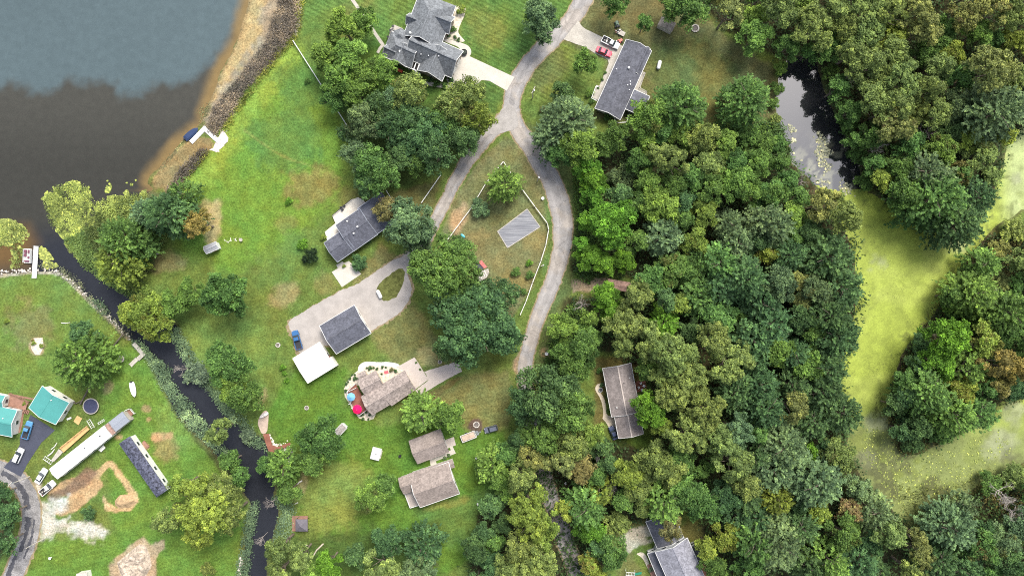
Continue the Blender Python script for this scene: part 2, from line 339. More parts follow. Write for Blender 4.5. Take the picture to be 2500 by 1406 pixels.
PAINT += [
 # lake margin: sand under shallow water, muck, reeds
 ([(610, -60), (700, -60), (712, 60), (690, 90), (620, 170), (560, 240), (545, 290), (488, 300), (508, 250), (528, 200), (550, 150), (575, 105), (590, 50)], (.33, .25, .13), 8, .95, 6),
 ([(700, -60), (736, -60), (726, 70), (700, 110), (600, 220), (546, 300), (520, 330), (495, 310), (560, 225), (650, 120), (690, 60)], (.17, .14, .10), 14, .9, 10),
 ([(650, -60), (712, -60), (704, 70), (690, 90), (600, 205), (560, 245), (530, 280), (505, 290), (540, 225), (590, 165), (628, 110), (640, 40)], (.215, .19, .15), 26, .85, 22),
 ([(462, 330), (500, 330), (530, 350), (440, 440), (410, 470), (360, 450), (400, 396)], (.20, .15, .075), 8, .95, 6),
 ([(510, 368), (480, 410), (425, 470), (410, 470), (450, 410), (495, 360)], (.09, .075, .05), 6, .9, 4),
 ([(345, 470), (440, 470), (380, 640), (330, 715), (220, 640), (195, 580), (230, 520)], (.08, .10, .045), 8, .95, 6),
 ([(0, 664), (80, 656), (150, 660), (320, 820), (310, 828), (146, 672), (80, 668), (0, 676), (-300, 680), (-300, 664)], (.42, .38, .32), 3, .9, 2),
 ([(372, 855), (450, 870), (500, 940), (600, 1060), (600, 1220), (560, 1180), (440, 1030)], (.06, .075, .03), 10, .85, 6),
 # diggings by the trailers
 ([(108, 1200), (150, 1180), (210, 1150), (250, 1140), (245, 1170), (252, 1185), (240, 1205), (190, 1245), (150, 1260), (130, 1255), (170, 1210)], DIRT, 4, .95, 4),
 ([(118, 1212), (170, 1172), (220, 1140), (235, 1150), (215, 1180), (185, 1200), (140, 1222)], (.14, .095, .07), 10, .85, 8),
 ([(235, 1150), (268, 1122), (278, 1128), (320, 1185), (335, 1200), (342, 1218), (330, 1232), (316, 1225), (310, 1195), (268, 1138), (245, 1160)], (.40, .28, .155), 3, .95, 3),
 ([(248, 1198), (262, 1225), (285, 1240), (300, 1230), (340, 1222), (320, 1245), (285, 1250), (258, 1245), (252, 1220)], (.40, .28, .155), 3, .95, 3),
 ([(92, 1222), (112, 1230), (150, 1212), (170, 1208), (160, 1240), (140, 1262), (200, 1268), (262, 1288), (268, 1302), (245, 1320), (205, 1316), (160, 1302), (110, 1305), (92, 1290)], (.46, .44, .41), 18, .8, 17),
 ([(84, 1178), (100, 1180), (95, 1215), (105, 1235), (88, 1230)], (.45, .40, .34), 4, .9, 3),
 ([(262, 1378), (330, 1318), (350, 1306), (366, 1330), (400, 1318), (402, 1338), (375, 1362), (380, 1400), (360, 1440), (270, 1440)], (.30, .225, .15), 6, .95, 6),
 ([(285, 1375), (350, 1325), (372, 1360), (355, 1410), (300, 1420)], (.40, .33, .25), 10, .8, 8),
 ([(1516, 1314), (1524, 1300), (1548, 1286), (1566, 1284), (1600, 1290), (1600, 1300), (1575, 1312), (1596, 1318), (1560, 1330), (1532, 1352), (1530, 1340)], (.40, .36, .30), 6, .8, 6),
 ([(1395, 684), (1420, 678), (1486, 680), (1480, 710), (1400, 712)], (.30, .24, .17), 4, .95, 3),
 ([(1250, 880), (1268, 862), (1278, 900), (1268, 930), (1250, 900)], (.28, .20, .14), 6, .9, 5), (ell(1334, 862, 16, 12), (.24, .17, .09), 8, .9, 5),
 (ell(90, 846, 20, 22), (.30, .24, .16), 4, .8, 3),
]
# ------------------------------------------------------------------ the ground sheet
LOPX, HIPX, LOPY, HIPY = -260, 2760, -210, 1620
STEP = 4.1
gx = np.arange(LOPX, HIPX + STEP, STEP); gy = np.arange(LOPY, HIPY + STEP, STEP)
GX, GY = np.meshgrid(gx, gy)                      # rows: y
n_a = fbm(GX, GY, 26, 3) - .5; n_b = fbm(GX, GY, 26, 91) - .5
WX = GX + n_a * 10; WY = GY + n_b * 10
dl = sdf(LAKE, WX, WY); dp = sdf(POND, WX, WY); dsl = sdf(SLOUGH, WX, WY)
dw = np.minimum(np.minimum(dl, dp), dsl) * S      # metres to water
GZ = np.where(dw > 0, -0.42 + 0.42 * ss(0, 3.2, dw), np.maximum(-0.42 + dw * 0.35, -2.2))
GZ += (fbm(GX, GY, 60, 5) - .5) * 0.25 * ss(2, 9, dw) * 0
C = np.zeros(GX.shape + (3,)); C[:] = G_MID
v = fbm(GX, GY, 120, 21)[..., None]; C = C * (0.86 + 0.28 * v)
v = ss(.52, .72, fbm(GX, GY, 70, 31))[..., None] * .45; C = C * (1 - v * .5) + np.array(G_DULL) * v * .5
fields = [fbm(GX, GY, 14, s, 3) - .5 for s in (41, 51, 61)] ; fields2 = [fbm(GX, GY, 55, s, 3) - .5 for s in (71, 81, 87)]
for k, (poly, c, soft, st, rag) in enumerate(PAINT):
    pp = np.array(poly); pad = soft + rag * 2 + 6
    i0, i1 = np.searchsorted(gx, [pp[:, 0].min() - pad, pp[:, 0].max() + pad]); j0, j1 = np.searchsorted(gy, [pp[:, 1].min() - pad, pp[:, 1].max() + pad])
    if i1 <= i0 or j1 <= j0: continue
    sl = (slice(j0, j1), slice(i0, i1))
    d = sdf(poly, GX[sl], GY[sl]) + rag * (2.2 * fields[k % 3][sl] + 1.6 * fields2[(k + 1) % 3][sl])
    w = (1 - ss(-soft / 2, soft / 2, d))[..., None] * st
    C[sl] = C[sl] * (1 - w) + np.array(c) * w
wet = ss(1.6, 0.1, dw)[..., None] * .55 * (dw > -50)[..., None]
C = C * (1 - wet) + np.array(MUCK) * wet
tuft = (fbm(GX, GY, 9, 101, 2)[..., None] - .5); C = C * (1 + .34 * tuft)
def stripe_mask(polys):
    m = np.zeros(GX.shape)
    for q in polys: m = np.maximum(m, 1 - ss(-10, 4, sdf(q, GX, GY)))
    return m
mA = stripe_mask([[(1090, -200), (1460, -200), (1390, 20), (1290, 140), (1250, 186), (1140, 136), (1128, 60)], [(740, -200), (1060, -200), (1000, 90), (930, 140), (860, 40), (736, 60)],
                  [(1170, 200), (1196, 198), (1230, 226), (1210, 280), (1160, 260)], [(1280, 190), (1380, 100), (1450, 160), (1420, 250), (1300, 260)]])
mB = stripe_mask([[(740, 1080), (960, 1080), (1000, 1300), (740, 1330)], [(1040, 990), (1140, 915), (1250, 900), (1240, 1060), (1150, 1060)], [(80, 1330), (260, 1320), (560, 1330), (560, 1420), (60, 1420)], [(1000, 1240), (1230, 1150), (1230, 1320), (1080, 1350)]])
def ground_mat(nt, b):
    a = node(nt, 'ShaderNodeAttribute', attribute_name='Col'); g = node(nt, 'ShaderNodeNewGeometry')
    n1 = noise(nt, 0.35, 5, .65); r1 = ramp(nt, n1.outputs[0], [(.34, .82), (.66, 1.2)])
    n2 = noise(nt, 1.9, 4, .7); r2 = ramp(nt, n2.outputs[0], [(.36, .66), (.64, 1.36)])
    n3 = noise(nt, 6.5, 2, .6); r3 = ramp(nt, n3.outputs[0], [(.36, .7), (.64, 1.32)])
    n4 = noise(nt, 0.11, 4, .6); r4 = ramp(nt, n4.outputs[0], [(.35, (1.12, .97, .85)), (.65, (.9, 1.03, 1.05))])
    o = mul(nt, mul(nt, mul(nt, mul(nt, a.outputs['Color'], r1.outputs[0]), r2.outputs[0]), r3.outputs[0]), r4.outputs[0])
    for attr, ang, per, amp in (('stripe_a', -27, 1.3, .15), ('stripe_b', 14, 1.5, .06)):
        at = node(nt, 'ShaderNodeAttribute', attribute_name=attr)
        d = node(nt, 'ShaderNodeVectorMath', operation='DOT_PRODUCT'); nt.links.new(g.outputs['Position'], d.inputs[0])
        t = math.radians(ang + 90); k = 2 * math.pi / per; d.inputs[1].default_value = (math.cos(t) * k, math.sin(t) * k, 0)
        nn = noise(nt, .25, 2, .5); ad = node(nt, 'ShaderNodeMath', operation='MULTIPLY_ADD'); nt.links.new(nn.outputs[0], ad.inputs[0]); ad.inputs[1].default_value = 3.0
        nt.links.new(d.outputs['Value'], ad.inputs[2])
        s = node(nt, 'ShaderNodeMath', operation='SINE'); nt.links.new(ad.outputs[0], s.inputs[0])
        m1 = node(nt, 'ShaderNodeMath', operation='MULTIPLY'); nt.links.new(s.outputs[0], m1.inputs[0]); nt.links.new(at.outputs['Fac'], m1.inputs[1])
        m2 = node(nt, 'ShaderNodeMath', operation='MULTIPLY_ADD'); nt.links.new(m1.outputs[0], m2.inputs[0]); m2.inputs[1].default_value = amp; m2.inputs[2].default_value = 1.0
        o = mul(nt, o, m2.outputs[0])
    nt.links.new(o, b.inputs['Base Color']); b.inputs['Roughness'].default_value = .95; b.inputs['Specular IOR Level'].default_value = .08
    bump(nt, b, n2.outputs[0], .6, .12)
M_ground = mat('grass_and_soil', ground_mat)
nx, ny = len(gx), len(gy)
V = np.stack([(GX - 1250) * S, (703 - GY) * S, GZ], -1).reshape(-1, 3)
idx = np.arange(nx * ny).reshape(ny, nx)
F = np.stack([idx[1:, :-1], idx[1:, 1:], idx[:-1, 1:], idx[:-1, :-1]], -1).reshape(-1, 4)
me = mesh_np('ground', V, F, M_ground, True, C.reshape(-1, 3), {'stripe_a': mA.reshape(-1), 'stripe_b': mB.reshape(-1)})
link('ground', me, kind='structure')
# country beyond the sheet, out to the horizon
x0, x1, y0, y1 = V[:, 0].min(), V[:, 0].max(), V[:, 1].min(), V[:, 1].max(); B = 2500
fv = np.array([(x0, y0, 0), (x1, y0, 0), (x1, y1, 0), (x0, y1, 0), (-B, -B, 0), (B, -B, 0), (B, B, 0), (-B, B, 0)], float); fv[:4, 2] = -.06; fv[4:, 2] = -.06
me = mesh_np('countryside', fv, np.array([(4, 5, 1, 0), (5, 6, 2, 1), (6, 7, 3, 2), (7, 4, 0, 3)]), surf('distant_fields', (.07, .11, .03), .95, .3, .02, .3))
link('countryside', me, kind='structure')

# ------------------------------------------------------------------ water
def water_sheet(name, poly, step, colour, m, z=-0.42, margin=8, bbox=None):
    pp = np.array(poly); xs = np.arange(max(pp[:, 0].min(), LOPX - 40) - 10, min(pp[:, 0].max(), HIPX + 40) + 10, step); ys = np.arange(max(pp[:, 1].min(), LOPY - 40) - 10, min(pp[:, 1].max(), HIPY + 40) + 10, step)
    X, Y = np.meshgrid(xs, ys); d = sdf(poly, X, Y); c = colour(X, Y, d)
    Vv = np.stack([(X - 1250) * S, (703 - Y) * S, np.full(X.shape, z)], -1).reshape(-1, 3); ii = np.arange(X.size).reshape(X.shape)
    Ff = np.stack([ii[1:, :-1], ii[1:, 1:], ii[:-1, 1:], ii[:-1, :-1]], -1).reshape(-1, 4)
    keep = (d < margin).reshape(-1)[Ff].any(1); Ff = Ff[keep]
    use = np.unique(Ff); rm = np.full(len(Vv), -1); rm[use] = np.arange(len(use))
    return mesh_np(name, Vv[use], rm[Ff], m, True, c.reshape(-1, 3)[use])
def water_mat(rough, ior, bscale, bstr):
    def f(nt, b):
        a = node(nt, 'ShaderNodeAttribute', attribute_name='Col')
        n1 = noise(nt, .5, 4, .6); r1 = ramp(nt, n1.outputs[0], [(.3, .92), (.7, 1.08)]); n0 = noise(nt, 3.5, 3, .7); r0 = ramp(nt, n0.outputs[0], [(.3, .93), (.7, 1.07)])
        nt.links.new(mul(nt, mul(nt, a.outputs['Color'], r1.outputs[0]), r0.outputs[0]), b.inputs['Base Color'])
        b.inputs['Roughness'].default_value = rough; b.inputs['IOR'].default_value = ior
        n2 = noise(nt, bscale, 3, .6); bump(nt, b, n2.outputs[0], bstr, .02)
    return f
SKY_REFL = [(-300, -300), (640, -300), (606, -10), (570, 60), (540, 118), (512, 160), (462, 196), (430, 207), (392, 205), (360, 218), (344, 236), (305, 236), (284, 228), (280, 214),
        (245, 204), (200, 206), (165, 196), (152, 210), (120, 218), (80, 226), (45, 210), (20, 206), (0, 216), (-300, 230)]  # outline of the blue-grey sky reflection painted into the lake's base colour
def lake_col(X, Y, d):
    c = np.zeros(X.shape + (3,)); c[:] = (.050, .049, .041)
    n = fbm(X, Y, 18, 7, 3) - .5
    w = (1 - ss(-18, 18, sdf(SKY_REFL, X, Y) + n * 26 + (fbm(X, Y, 60, 19, 3) - .5) * 30))[..., None]
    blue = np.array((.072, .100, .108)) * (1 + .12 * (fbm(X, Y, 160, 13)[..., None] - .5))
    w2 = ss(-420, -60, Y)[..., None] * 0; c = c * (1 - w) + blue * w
    n2 = fbm(X, Y, 60, 17, 4) - .5
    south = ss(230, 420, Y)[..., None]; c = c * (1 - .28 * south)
    chan = ss(520, 620, Y + .25 * (X - 100))[..., None] * (X > 70)[..., None]; c = c * (1 - chan) + np.array((.021, .023, .029)) * chan
    sh = ss(-34, -2, d + n2 * 24)[..., None] * (Y < 470)[..., None]; c = c * (1 - sh * .85) + np.array((.20, .135, .052)) * sh * .85
    w3 = (1 - ss(-40, 20, sdf([(-200, 540), (70, 545), (95, 590), (70, 660), (-200, 680)], X, Y)))[..., None]; c = c * (1 - w3 * .8) + np.array((.13, .075, .025)) * w3 * .8
    return c
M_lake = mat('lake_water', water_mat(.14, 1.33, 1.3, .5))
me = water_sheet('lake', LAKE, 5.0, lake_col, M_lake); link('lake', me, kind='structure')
def pond_col(X, Y, d):
    c = np.zeros(X.shape + (3,)); c[:] = (.022, .023, .025)
    n = fbm(X, Y, 22, 27, 4); w = (ss(.55, .66, n) * ss(300, 430, Y) * .55)[..., None]; c = c * (1 - w) + np.array((.30, .30, .20)) * w
    return c
M_pond = mat('pond_water', water_mat(.02, 2.3, .5, .04))
me = water_sheet('pond', POND, 5.0, pond_col, M_pond, -.435); link('pond', me, kind='structure')
def slough_col(X, Y, d):
    c = np.zeros(X.shape + (3,)); c[:] = (.285, .350, .052)
    n = fbm(X, Y, 120, 37, 4); n2 = fbm(X, Y, 40, 47, 4); n3 = fbm(X, Y, 12, 57, 3)
    w = (ss(.5, .72, n) * .6)[..., None]; c = c * (1 - w) + np.array((.33, .385, .080)) * w
    grey = ss(940, 1120, Y)[..., None] * .85; c = c * (1 - grey) + np.array((.165, .195, .072)) * grey
    east = (ss(2430, 2480, X) * (1 - ss(560, 640, Y)))[..., None] * .8; c = c * (1 - east) + np.array((.36, .42, .19)) * east
    for (cx, cy, rr) in ((2330, 575, 50), (2160, 640, 30), (2150, 1030, 40), (2480, 1000, 40), (2120, 1120, 40), (2440, 1080, 50), (2490, 440, 20)):
        q = (1 - ss(rr * .3, rr, np.hypot(X - cx, Y - cy) + (n2 - .5) * 70))[..., None] * .7; c = c * (1 - q) + np.array((.27, .29, .17)) * q
    w = (ss(.60, .68, fbm(X, Y, 44, 63, 5)) * .35)[..., None]; c = c * (1 - w) + np.array((.17, .21, .035)) * w
    w = (ss(.47, .56, fbm(X, Y, 60, 67, 5)) * ss(980, 1180, Y) * .8)[..., None]; c = c * (1 - w) + np.array((.085, .09, .035)) * w
    w = (ss(.62, .72, n2) * ss(900, 1100, Y) * .75)[..., None]; c = c * (1 - w) + np.array((.16, .19, .04)) * w
    w = (ss(.60, .70, n3) * ss(1000, 1120, Y) * .5)[..., None]; c = c * (1 - w) + np.array((.30, .34, .11)) * w
    w = (ss(.64, .72, n3) * ss(-70, -8, d))[..., None] * .6; c = c * (1 - w) + np.array((.10, .12, .03)) * w
    return c
def weed_mat(nt, b):
    a = node(nt, 'ShaderNodeAttribute', attribute_name='Col')
    n1 = noise(nt, .22, 5, .65); r1 = ramp(nt, n1.outputs[0], [(.36, .80), (.64, 1.12)]); n2 = noise(nt, 2.5, 3, .7); r2 = ramp(nt, n2.outputs[0], [(.36, .84), (.64, 1.14)])
    n3 = noise(nt, .16, 6, .72, dist=1.4); r3 = ramp(nt, n3.outputs[0], [(.488, 1), (.5, .45), (.512, 1)])
    n4 = noise(nt, .05, 3, .6); r4 = ramp(nt, n4.outputs[0], [(.5, 0), (.62, 1)])
    k = mul(nt, (1, 1, 1), r3.outputs[0]); m = node(nt, 'ShaderNodeMix', data_type='RGBA'); nt.links.new(r4.outputs[0], m.inputs[0]); m.inputs[6].default_value = (1, 1, 1, 1); nt.links.new(k, m.inputs[7])
    nt.links.new(mul(nt, mul(nt, mul(nt, a.outputs['Color'], r1.outputs[0]), r2.outputs[0]), m.outputs[2]), b.inputs['Base Color'])
    b.inputs['Roughness'].default_value = .6; b.inputs['Specular IOR Level'].default_value = .25; bump(nt, b, n2.outputs[0], .25, .03)
me = water_sheet('slough_water', SLOUGH, 30.0, lambda X, Y, d: np.full(X.shape + (3,), .02), M_pond, -.50); link('slough_water', me, kind='structure')
me = water_sheet('duckweed', SLOUGH, 4.5, slough_col, mat('duckweed_mat', weed_mat), -.42); link('duckweed', me, kind='stuff', label='yellow green duckweed covering the still slough', cat='duckweed')

# ------------------------------------------------------------------ roads, drives, walks
M_road = surf('worn_asphalt', (.32, .30, .28), .9, .14, .45, 4, .2)
M_tar = surf('old_tarred_asphalt', (.23, .22, .215), .9, .30, .35, 3, .2)
M_black = surf('fresh_asphalt', (.055, .06, .085), .8, .10, .5, 5, .3)
M_conc = surf('pale_concrete', (.50, .465, .405), .85, .07, .4, 4, .2)
M_conc2 = surf('grey_concrete', (.41, .38, .33), .85, .12, .5, 4, .2)
M_taupe = surf('taupe_paving', (.47, .41, .37), .85, .06, .5, 4, .2)
M_gravel = surf('grey_gravel', (.355, .325, .30), .95, .11, .35, 6, .15, bmp=.5)
M_shoulder = surf('sandy_shoulder', (.25, .20, .12), .95, .25, .7, 4, .1)
M_bed = surf('cream_stone_bed', (.56, .50, .40), .95, .25, 1.5, 8, .1, bmp=.5)
M_white = paint('white_paint', (.70, .70, .68), .5, .4)
M_offw = surf('off_white_siding', (.72, .70, .64), .7, .08, .6, 5, .3)
M_wood = surf('weathered_grey_wood', (.42, .39, .34), .85, .18, .8, 8, .2)
M_tan = surf('new_tan_lumber', (.55, .36, .16), .8, .10, .8, 8, .2)
M_red = surf('red_stained_boards', (.24, .10, .07), .8, .18, .8, 8, .2)
M_brown = surf('brown_boards', (.27, .15, .11), .8, .18, .8, 8, .2)
M_dark = surf('dark_plastic', (.03, .03, .035), .6, .2, 2, 8, .4)
M_metal = paint('galvanised_metal', (.55, .57, .6), .35, .5, .7)
M_glass = paint('window_glass', (.035, .045, .055), .06, .7)
M_rock = surf('pale_riprap_stone', (.50, .46, .41), .9, .3, 1.5, 6, .2)
MAIN = [(1460, -120), (1432, -10), (1388, 62), (1330, 112), (1282, 166), (1256, 212), (1246, 262), (1256, 304), (1292, 352), (1336, 420), (1366, 490), (1376, 560), (1370, 620),
        (1352, 682), (1322, 752), (1302, 806), (1288, 858), (1278, 912), (1290, 985), (1304, 1060), (1322, 1130), (1340, 1200), (1366, 1280), (1388, 1340), (1412, 1420), (1440, 1560)]
LEFTB = [(1246, 282), (1204, 316), (1152, 376), (1112, 440), (1078, 510), (1050, 566), (1022, 610), (984, 642)]
def road_f(nt, b):
    at = node(nt, 'ShaderNodeAttribute', attribute_name='across'); ab = node(nt, 'ShaderNodeMath', operation='ABSOLUTE'); nt.links.new(at.outputs['Fac'], ab.inputs[0])
    tr = ramp(nt, ab.outputs[0], [(0, .93), (.25, .97), (.45, 1.12), (.62, 1.02), (.82, .96), (1, .84)])      # polished wheel paths, dusty crumbling edges
    n1 = noise(nt, .3, 5, .65); r1 = ramp(nt, n1.outputs[0], [(.36, .84), (.64, 1.14)]); n2 = noise(nt, 4.5, 3, .65); r2 = ramp(nt, n2.outputs[0], [(.36, .84), (.64, 1.16)])
    v = node(nt, 'ShaderNodeTexVoronoi', feature='DISTANCE_TO_EDGE'); v.inputs['Scale'].default_value = .22; g = node(nt, 'ShaderNodeNewGeometry'); w = noise(nt, .8, 4, .7)
    add = node(nt, 'ShaderNodeVectorMath', operation='MULTIPLY_ADD'); nt.links.new(w.outputs['Color'], add.inputs[0]); add.inputs[1].default_value = (2.2, 2.2, 0); nt.links.new(g.outputs['Position'], add.inputs[2]); nt.links.new(add.outputs[0], v.inputs['Vector'])
    ck = ramp(nt, v.outputs['Distance'], [(0, .72), (.018, .88), (.03, 1)])
    n3 = noise(nt, .12, 3, .6); r3 = ramp(nt, n3.outputs[0], [(.46, (1.03, .99, .95)), (.54, (.93, .94, .97))])
    o = mul(nt, (.315, .295, .275), tr.outputs[0])
    for k in (r1, r2, ck, r3): o = mul(nt, o, k.outputs[0])
    nt.links.new(o, b.inputs['Base Color']); b.inputs['Roughness'].default_value = .9; b.inputs['Specular IOR Level'].default_value = .2; bump(nt, b, n2.outputs[0], .3, .02)
M_road2 = mat('worn_road_asphalt', road_f)
def road_mesh(name, pts, width, z, m, jit):
    """a band with an across coordinate from one edge to the other"""
    out = strip(pts, width); n = len(out) // 2; A = np.array(out[:n]); Bq = np.array(out[n:][::-1])
    t = np.linspace(0, n - 1, n * 2); A = np.stack([np.interp(t, np.arange(n), A[:, k]) for k in (0, 1)], 1); Bq = np.stack([np.interp(t, np.arange(n), Bq[:, k]) for k in (0, 1)], 1); n = len(A)
    rows = []; ac = np.linspace(-1, 1, 13); r = np.random.default_rng(77)
    d = (Bq - A) / np.linalg.norm(Bq - A, axis=1)[:, None]; A = A + d * (r.normal(size=(n, 1)) * jit + (fbm(A[:, 0], A[:, 1], 30, 5, 3)[:, None] - .5) * 7); Bq = Bq + d * (r.normal(size=(n, 1)) * jit + (fbm(Bq[:, 0], Bq[:, 1], 30, 15, 3)[:, None] - .5) * 7)
    G = A[:, None] * ((1 - ac) / 2)[None, :, None] + Bq[:, None] * ((1 + ac) / 2)[None, :, None]
    V = np.stack([(G[..., 0] - 1250) * S, (703 - G[..., 1]) * S, np.full(G.shape[:2], z) + .008 * (1 - ac[None] ** 2)], -1).reshape(-1, 3); ii = np.arange(n * 13).reshape(n, 13)
    F = np.stack([ii[:-1, :-1], ii[:-1, 1:], ii[1:, 1:], ii[1:, :-1]], -1).reshape(-1, 4); e1 = V[F[0, 1]] - V[F[0, 0]]; e2 = V[F[0, 3]] - V[F[0, 0]]
    if np.cross(e1, e2)[2] < 0: F = F[:, ::-1]
    return link(name, mesh_np(name, V, F, m, False, None, {'across': np.tile(ac, n)}), kind='structure')
road_mesh('road_shoulder', MAIN, [46, 46, 46, 46, 56, 44, 41, 40, 42, 46, 46], .008, M_shoulder, 1.0)
road_mesh('road', MAIN, [40, 40, 39, 39, 50, 38, 34, 33, 35, 39, 39], .03, M_road2, .5)
road_mesh('lane_shoulder', LEFTB, [54, 36, 33, 33, 36], .004, M_shoulder, 1.0)
road_mesh('lane', LEFTB, [46, 30, 27, 27, 30], .018, M_road2, .6)
sheet('road_apron', [(1226, 262), (1254, 252), (1268, 300), (1260, 316), (1234, 322), (1200, 334), (1194, 318), (1214, 292)], .056, M_road, jit=.4, smooth_n=2)
GRAV = [(985, 628), (965, 630), (912, 666), (881, 690), (858, 700), (835, 708), (784, 736), (740, 762), (707, 782), (702, 796), (716, 822), (724, 852), (736, 866), (784, 838), (840, 850),
        (905, 808), (941, 787), (977, 763), (999, 734), (1007, 703), (994, 668), (996, 640)]
ISL = [(982, 650), (950, 672), (928, 690), (918, 704), (922, 724), (941, 736), (963, 730), (980, 706), (990, 668)]
sheet('gravel_verge', [(x + (x - 850) * .035, y + (y - 740) * .05) for x, y in GRAV], .012, M_shoulder, jit=1.5)
sheet('gravel_drive', GRAV, .026, M_gravel, jit=1.0, smooth_n=1)
sheet('drive_island', ISL, .045, surf('island_grass', (.105, .115, .036), .95, .35, .8, 5, .05, bmp=.5), jit=.8, smooth_n=1)
ROADL = [(-160, 1110), (-40, 1134), (10, 1150), (46, 1172), (72, 1212), (79, 1262), (70, 1316), (44, 1376), (18, 1440), (-20, 1560)]
sheet('left_road_shoulder', strip(ROADL, 54), .012, M_shoulder, jit=1.2)
sheet('left_road', strip(ROADL, 45), .028, M_tar, jit=.6)
M_seal = surf('black_crack_sealer', (.075, .075, .085), .85, .25, .6, 4, .2)
sheet('tar_patch', strip([(4, 1152), (38, 1170), (62, 1206), (70, 1244)], [8, 13, 15, 9]), .034, M_seal, jit=1.4, step=3)
sheet('tar_patch', strip([(70, 1262), (62, 1312), (48, 1346)], [14, 9, 5]), .034, M_seal, jit=1.4, step=3)
sheet('tar_patch', strip([(40, 1352), (22, 1398), (8, 1440)], [6, 12, 9]), .034, M_seal, jit=1.4, step=3)
sheet('tar_patch', strip([(84, 1268), (76, 1320), (58, 1362)], [4, 6, 3]), .034, M_seal, jit=1.0, step=3)
zz = lambda L: [(x / 4.395, 920 + y / 4.395) for x, y in L]
sheet('asphalt_drive', zz([(330, 405), (545, 540), (590, 570), (450, 700), (380, 800), (290, 940), (225, 1068), (40, 968), (150, 850), (215, 720), (212, 640), (262, 560)]), .05, M_black, jit=.2)
sheet('concrete_drive', [(1090, 196), (1100, 150), (1118, 140), (1146, 138), (1256, 189), (1237, 222), (1212, 208), (1195, 198), (1176, 196), (1164, 206), (1150, 214), (1118, 208), (1098, 217), (1062, 213), (1034, 206), (1040, 199), (1074, 204), (1096, 206)], .05, M_conc)
sheet('front_walk', [(1080, 92), (1130, 106), (1146, 114), (1152, 128), (1146, 140), (1128, 142), (1124, 122), (1118, 114), (1080, 101)], .056, M_conc, smooth_n=2)
sheet('planting_bed', [(1104, 40), (1112, 20), (1122, 14), (1136, 18), (1138, 30), (1118, 74), (1120, 84), (1140, 106), (1100, 97), (1082, 92), (1092, 76)], .045, M_bed, smooth_n=1)
sheet('garden_walk', strip([(846, -20), (876, 22), (906, 68), (936, 112)], 8), .04, M_conc2)
sheet('garden_walk', strip([(936, 110), (928, 118), (922, 130)], 7), .044, M_conc2)
sheet('patio', [(940, 116), (950, 88), (953, 70), (962, 61), (983, 70), (990, 84), (978, 112), (962, 118)], .06, M_conc2)
sheet('ranch_drive', [(1412, 50), (1418, 62), (1430, 72), (1470, 91), (1524, 114), (1504, 160), (1482, 208), (1476, 218), (1462, 214), (1486, 156), (1484, 146), (1455, 132), (1428, 116), (1376, 97)], .05, M_conc2, jit=.3)
sheet('white_parking_pad', [(810, 664), (835, 701), (882, 669), (876, 662), (871, 657), (852, 637), (840, 642), (836, 638), (821, 647), (825, 655)], .06, M_conc)
sheet('paved_apron', [(970, 895), (1012, 872), (1021, 885), (1030, 900), (1046, 926), (1014, 950), (986, 906)], .055, M_taupe)
sheet('paved_drive', [(1036, 907), (1060, 899), (1115, 882), (1121, 890), (1128, 906), (1090, 926), (1030, 962), (1020, 960), (1014, 953), (1046, 928)], .045, M_taupe, jit=.4)
sheet('curved_white_walk', [(874, 906), (875, 894), (884, 885), (898, 882), (925, 884.5), (950, 883), (978, 889), (968, 897), (940, 892.5), (905, 891.5), (890, 895), (884, 905)], .07, M_white, smooth_n=1)
sheet('stone_bed', [(884, 904), (890, 894), (940, 891), (972, 896), (985, 905), (935, 945), (870, 940), (905, 1010), (917, 1005), (917, 1012), (912, 1022), (896, 1027), (876, 1020), (866, 1006), (842, 968), (840, 950), (846, 932), (862, 914), (874, 904)], .04, M_bed)
sheet('entry_walk', [(1049, 1121), (1101, 1098), (1097, 1090), (1104, 1087), (1113, 1106), (1064, 1125), (1066, 1131), (1052, 1138)], .06, M_conc)
sheet('garage_pad', [(1085, 1074), (1108, 1066), (1113, 1086), (1092, 1094)], .05, M_taupe)
sheet('curved_tan_walk', [(1476, 934), (1460, 936), (1453, 944), (1454, 954), (1466, 972), (1472, 994), (1473, 1015), (1470, 1022), (1480, 1030), (1500, 1070), (1514, 1066), (1500, 1016), (1480, 1014), (1480, 990), (1474, 970), (1462, 952), (1466, 944), (1477, 943)], .05, surf('tan_paving', (.5, .43, .33), .85, .1, .5, 4, .2), smooth_n=1)
sheet('stepping_path', [(1552, 1351), (1568, 1346), (1578, 1356), (1584, 1372), (1590, 1392), (1582, 1390), (1572, 1366), (1562, 1356)], .04, M_bed, smooth_n=1)
sheet('brick_walk', zz([(110, 182), (125, 180), (240, 205), (360, 228), (362, 245), (240, 228), (120, 205)]), .06, M_brown)
sheet('brick_walk', zz([(235, 350), (262, 350), (240, 520), (215, 600), (195, 590), (215, 480)]), .06, M_brown)
sheet('sand_ramp', [(628, 1030), (638, 1010), (648, 1000), (656, 1008), (655, 1030), (652, 1056), (640, 1060), (634, 1048)], .03, surf('sandy_ramp', (.46, .36, .29), .95, .12, 1, 6, .1), smooth_n=1)
sheet('boat_landing', [(520, 362), (532, 338), (544, 316), (549, 322), (556, 336), (556, 346), (530, 372), (510, 366)], .05, surf('pinkish_landing', (.58, .50, .46), .9, .2, 2, 8, .1, bmp=.5), jit=.6)
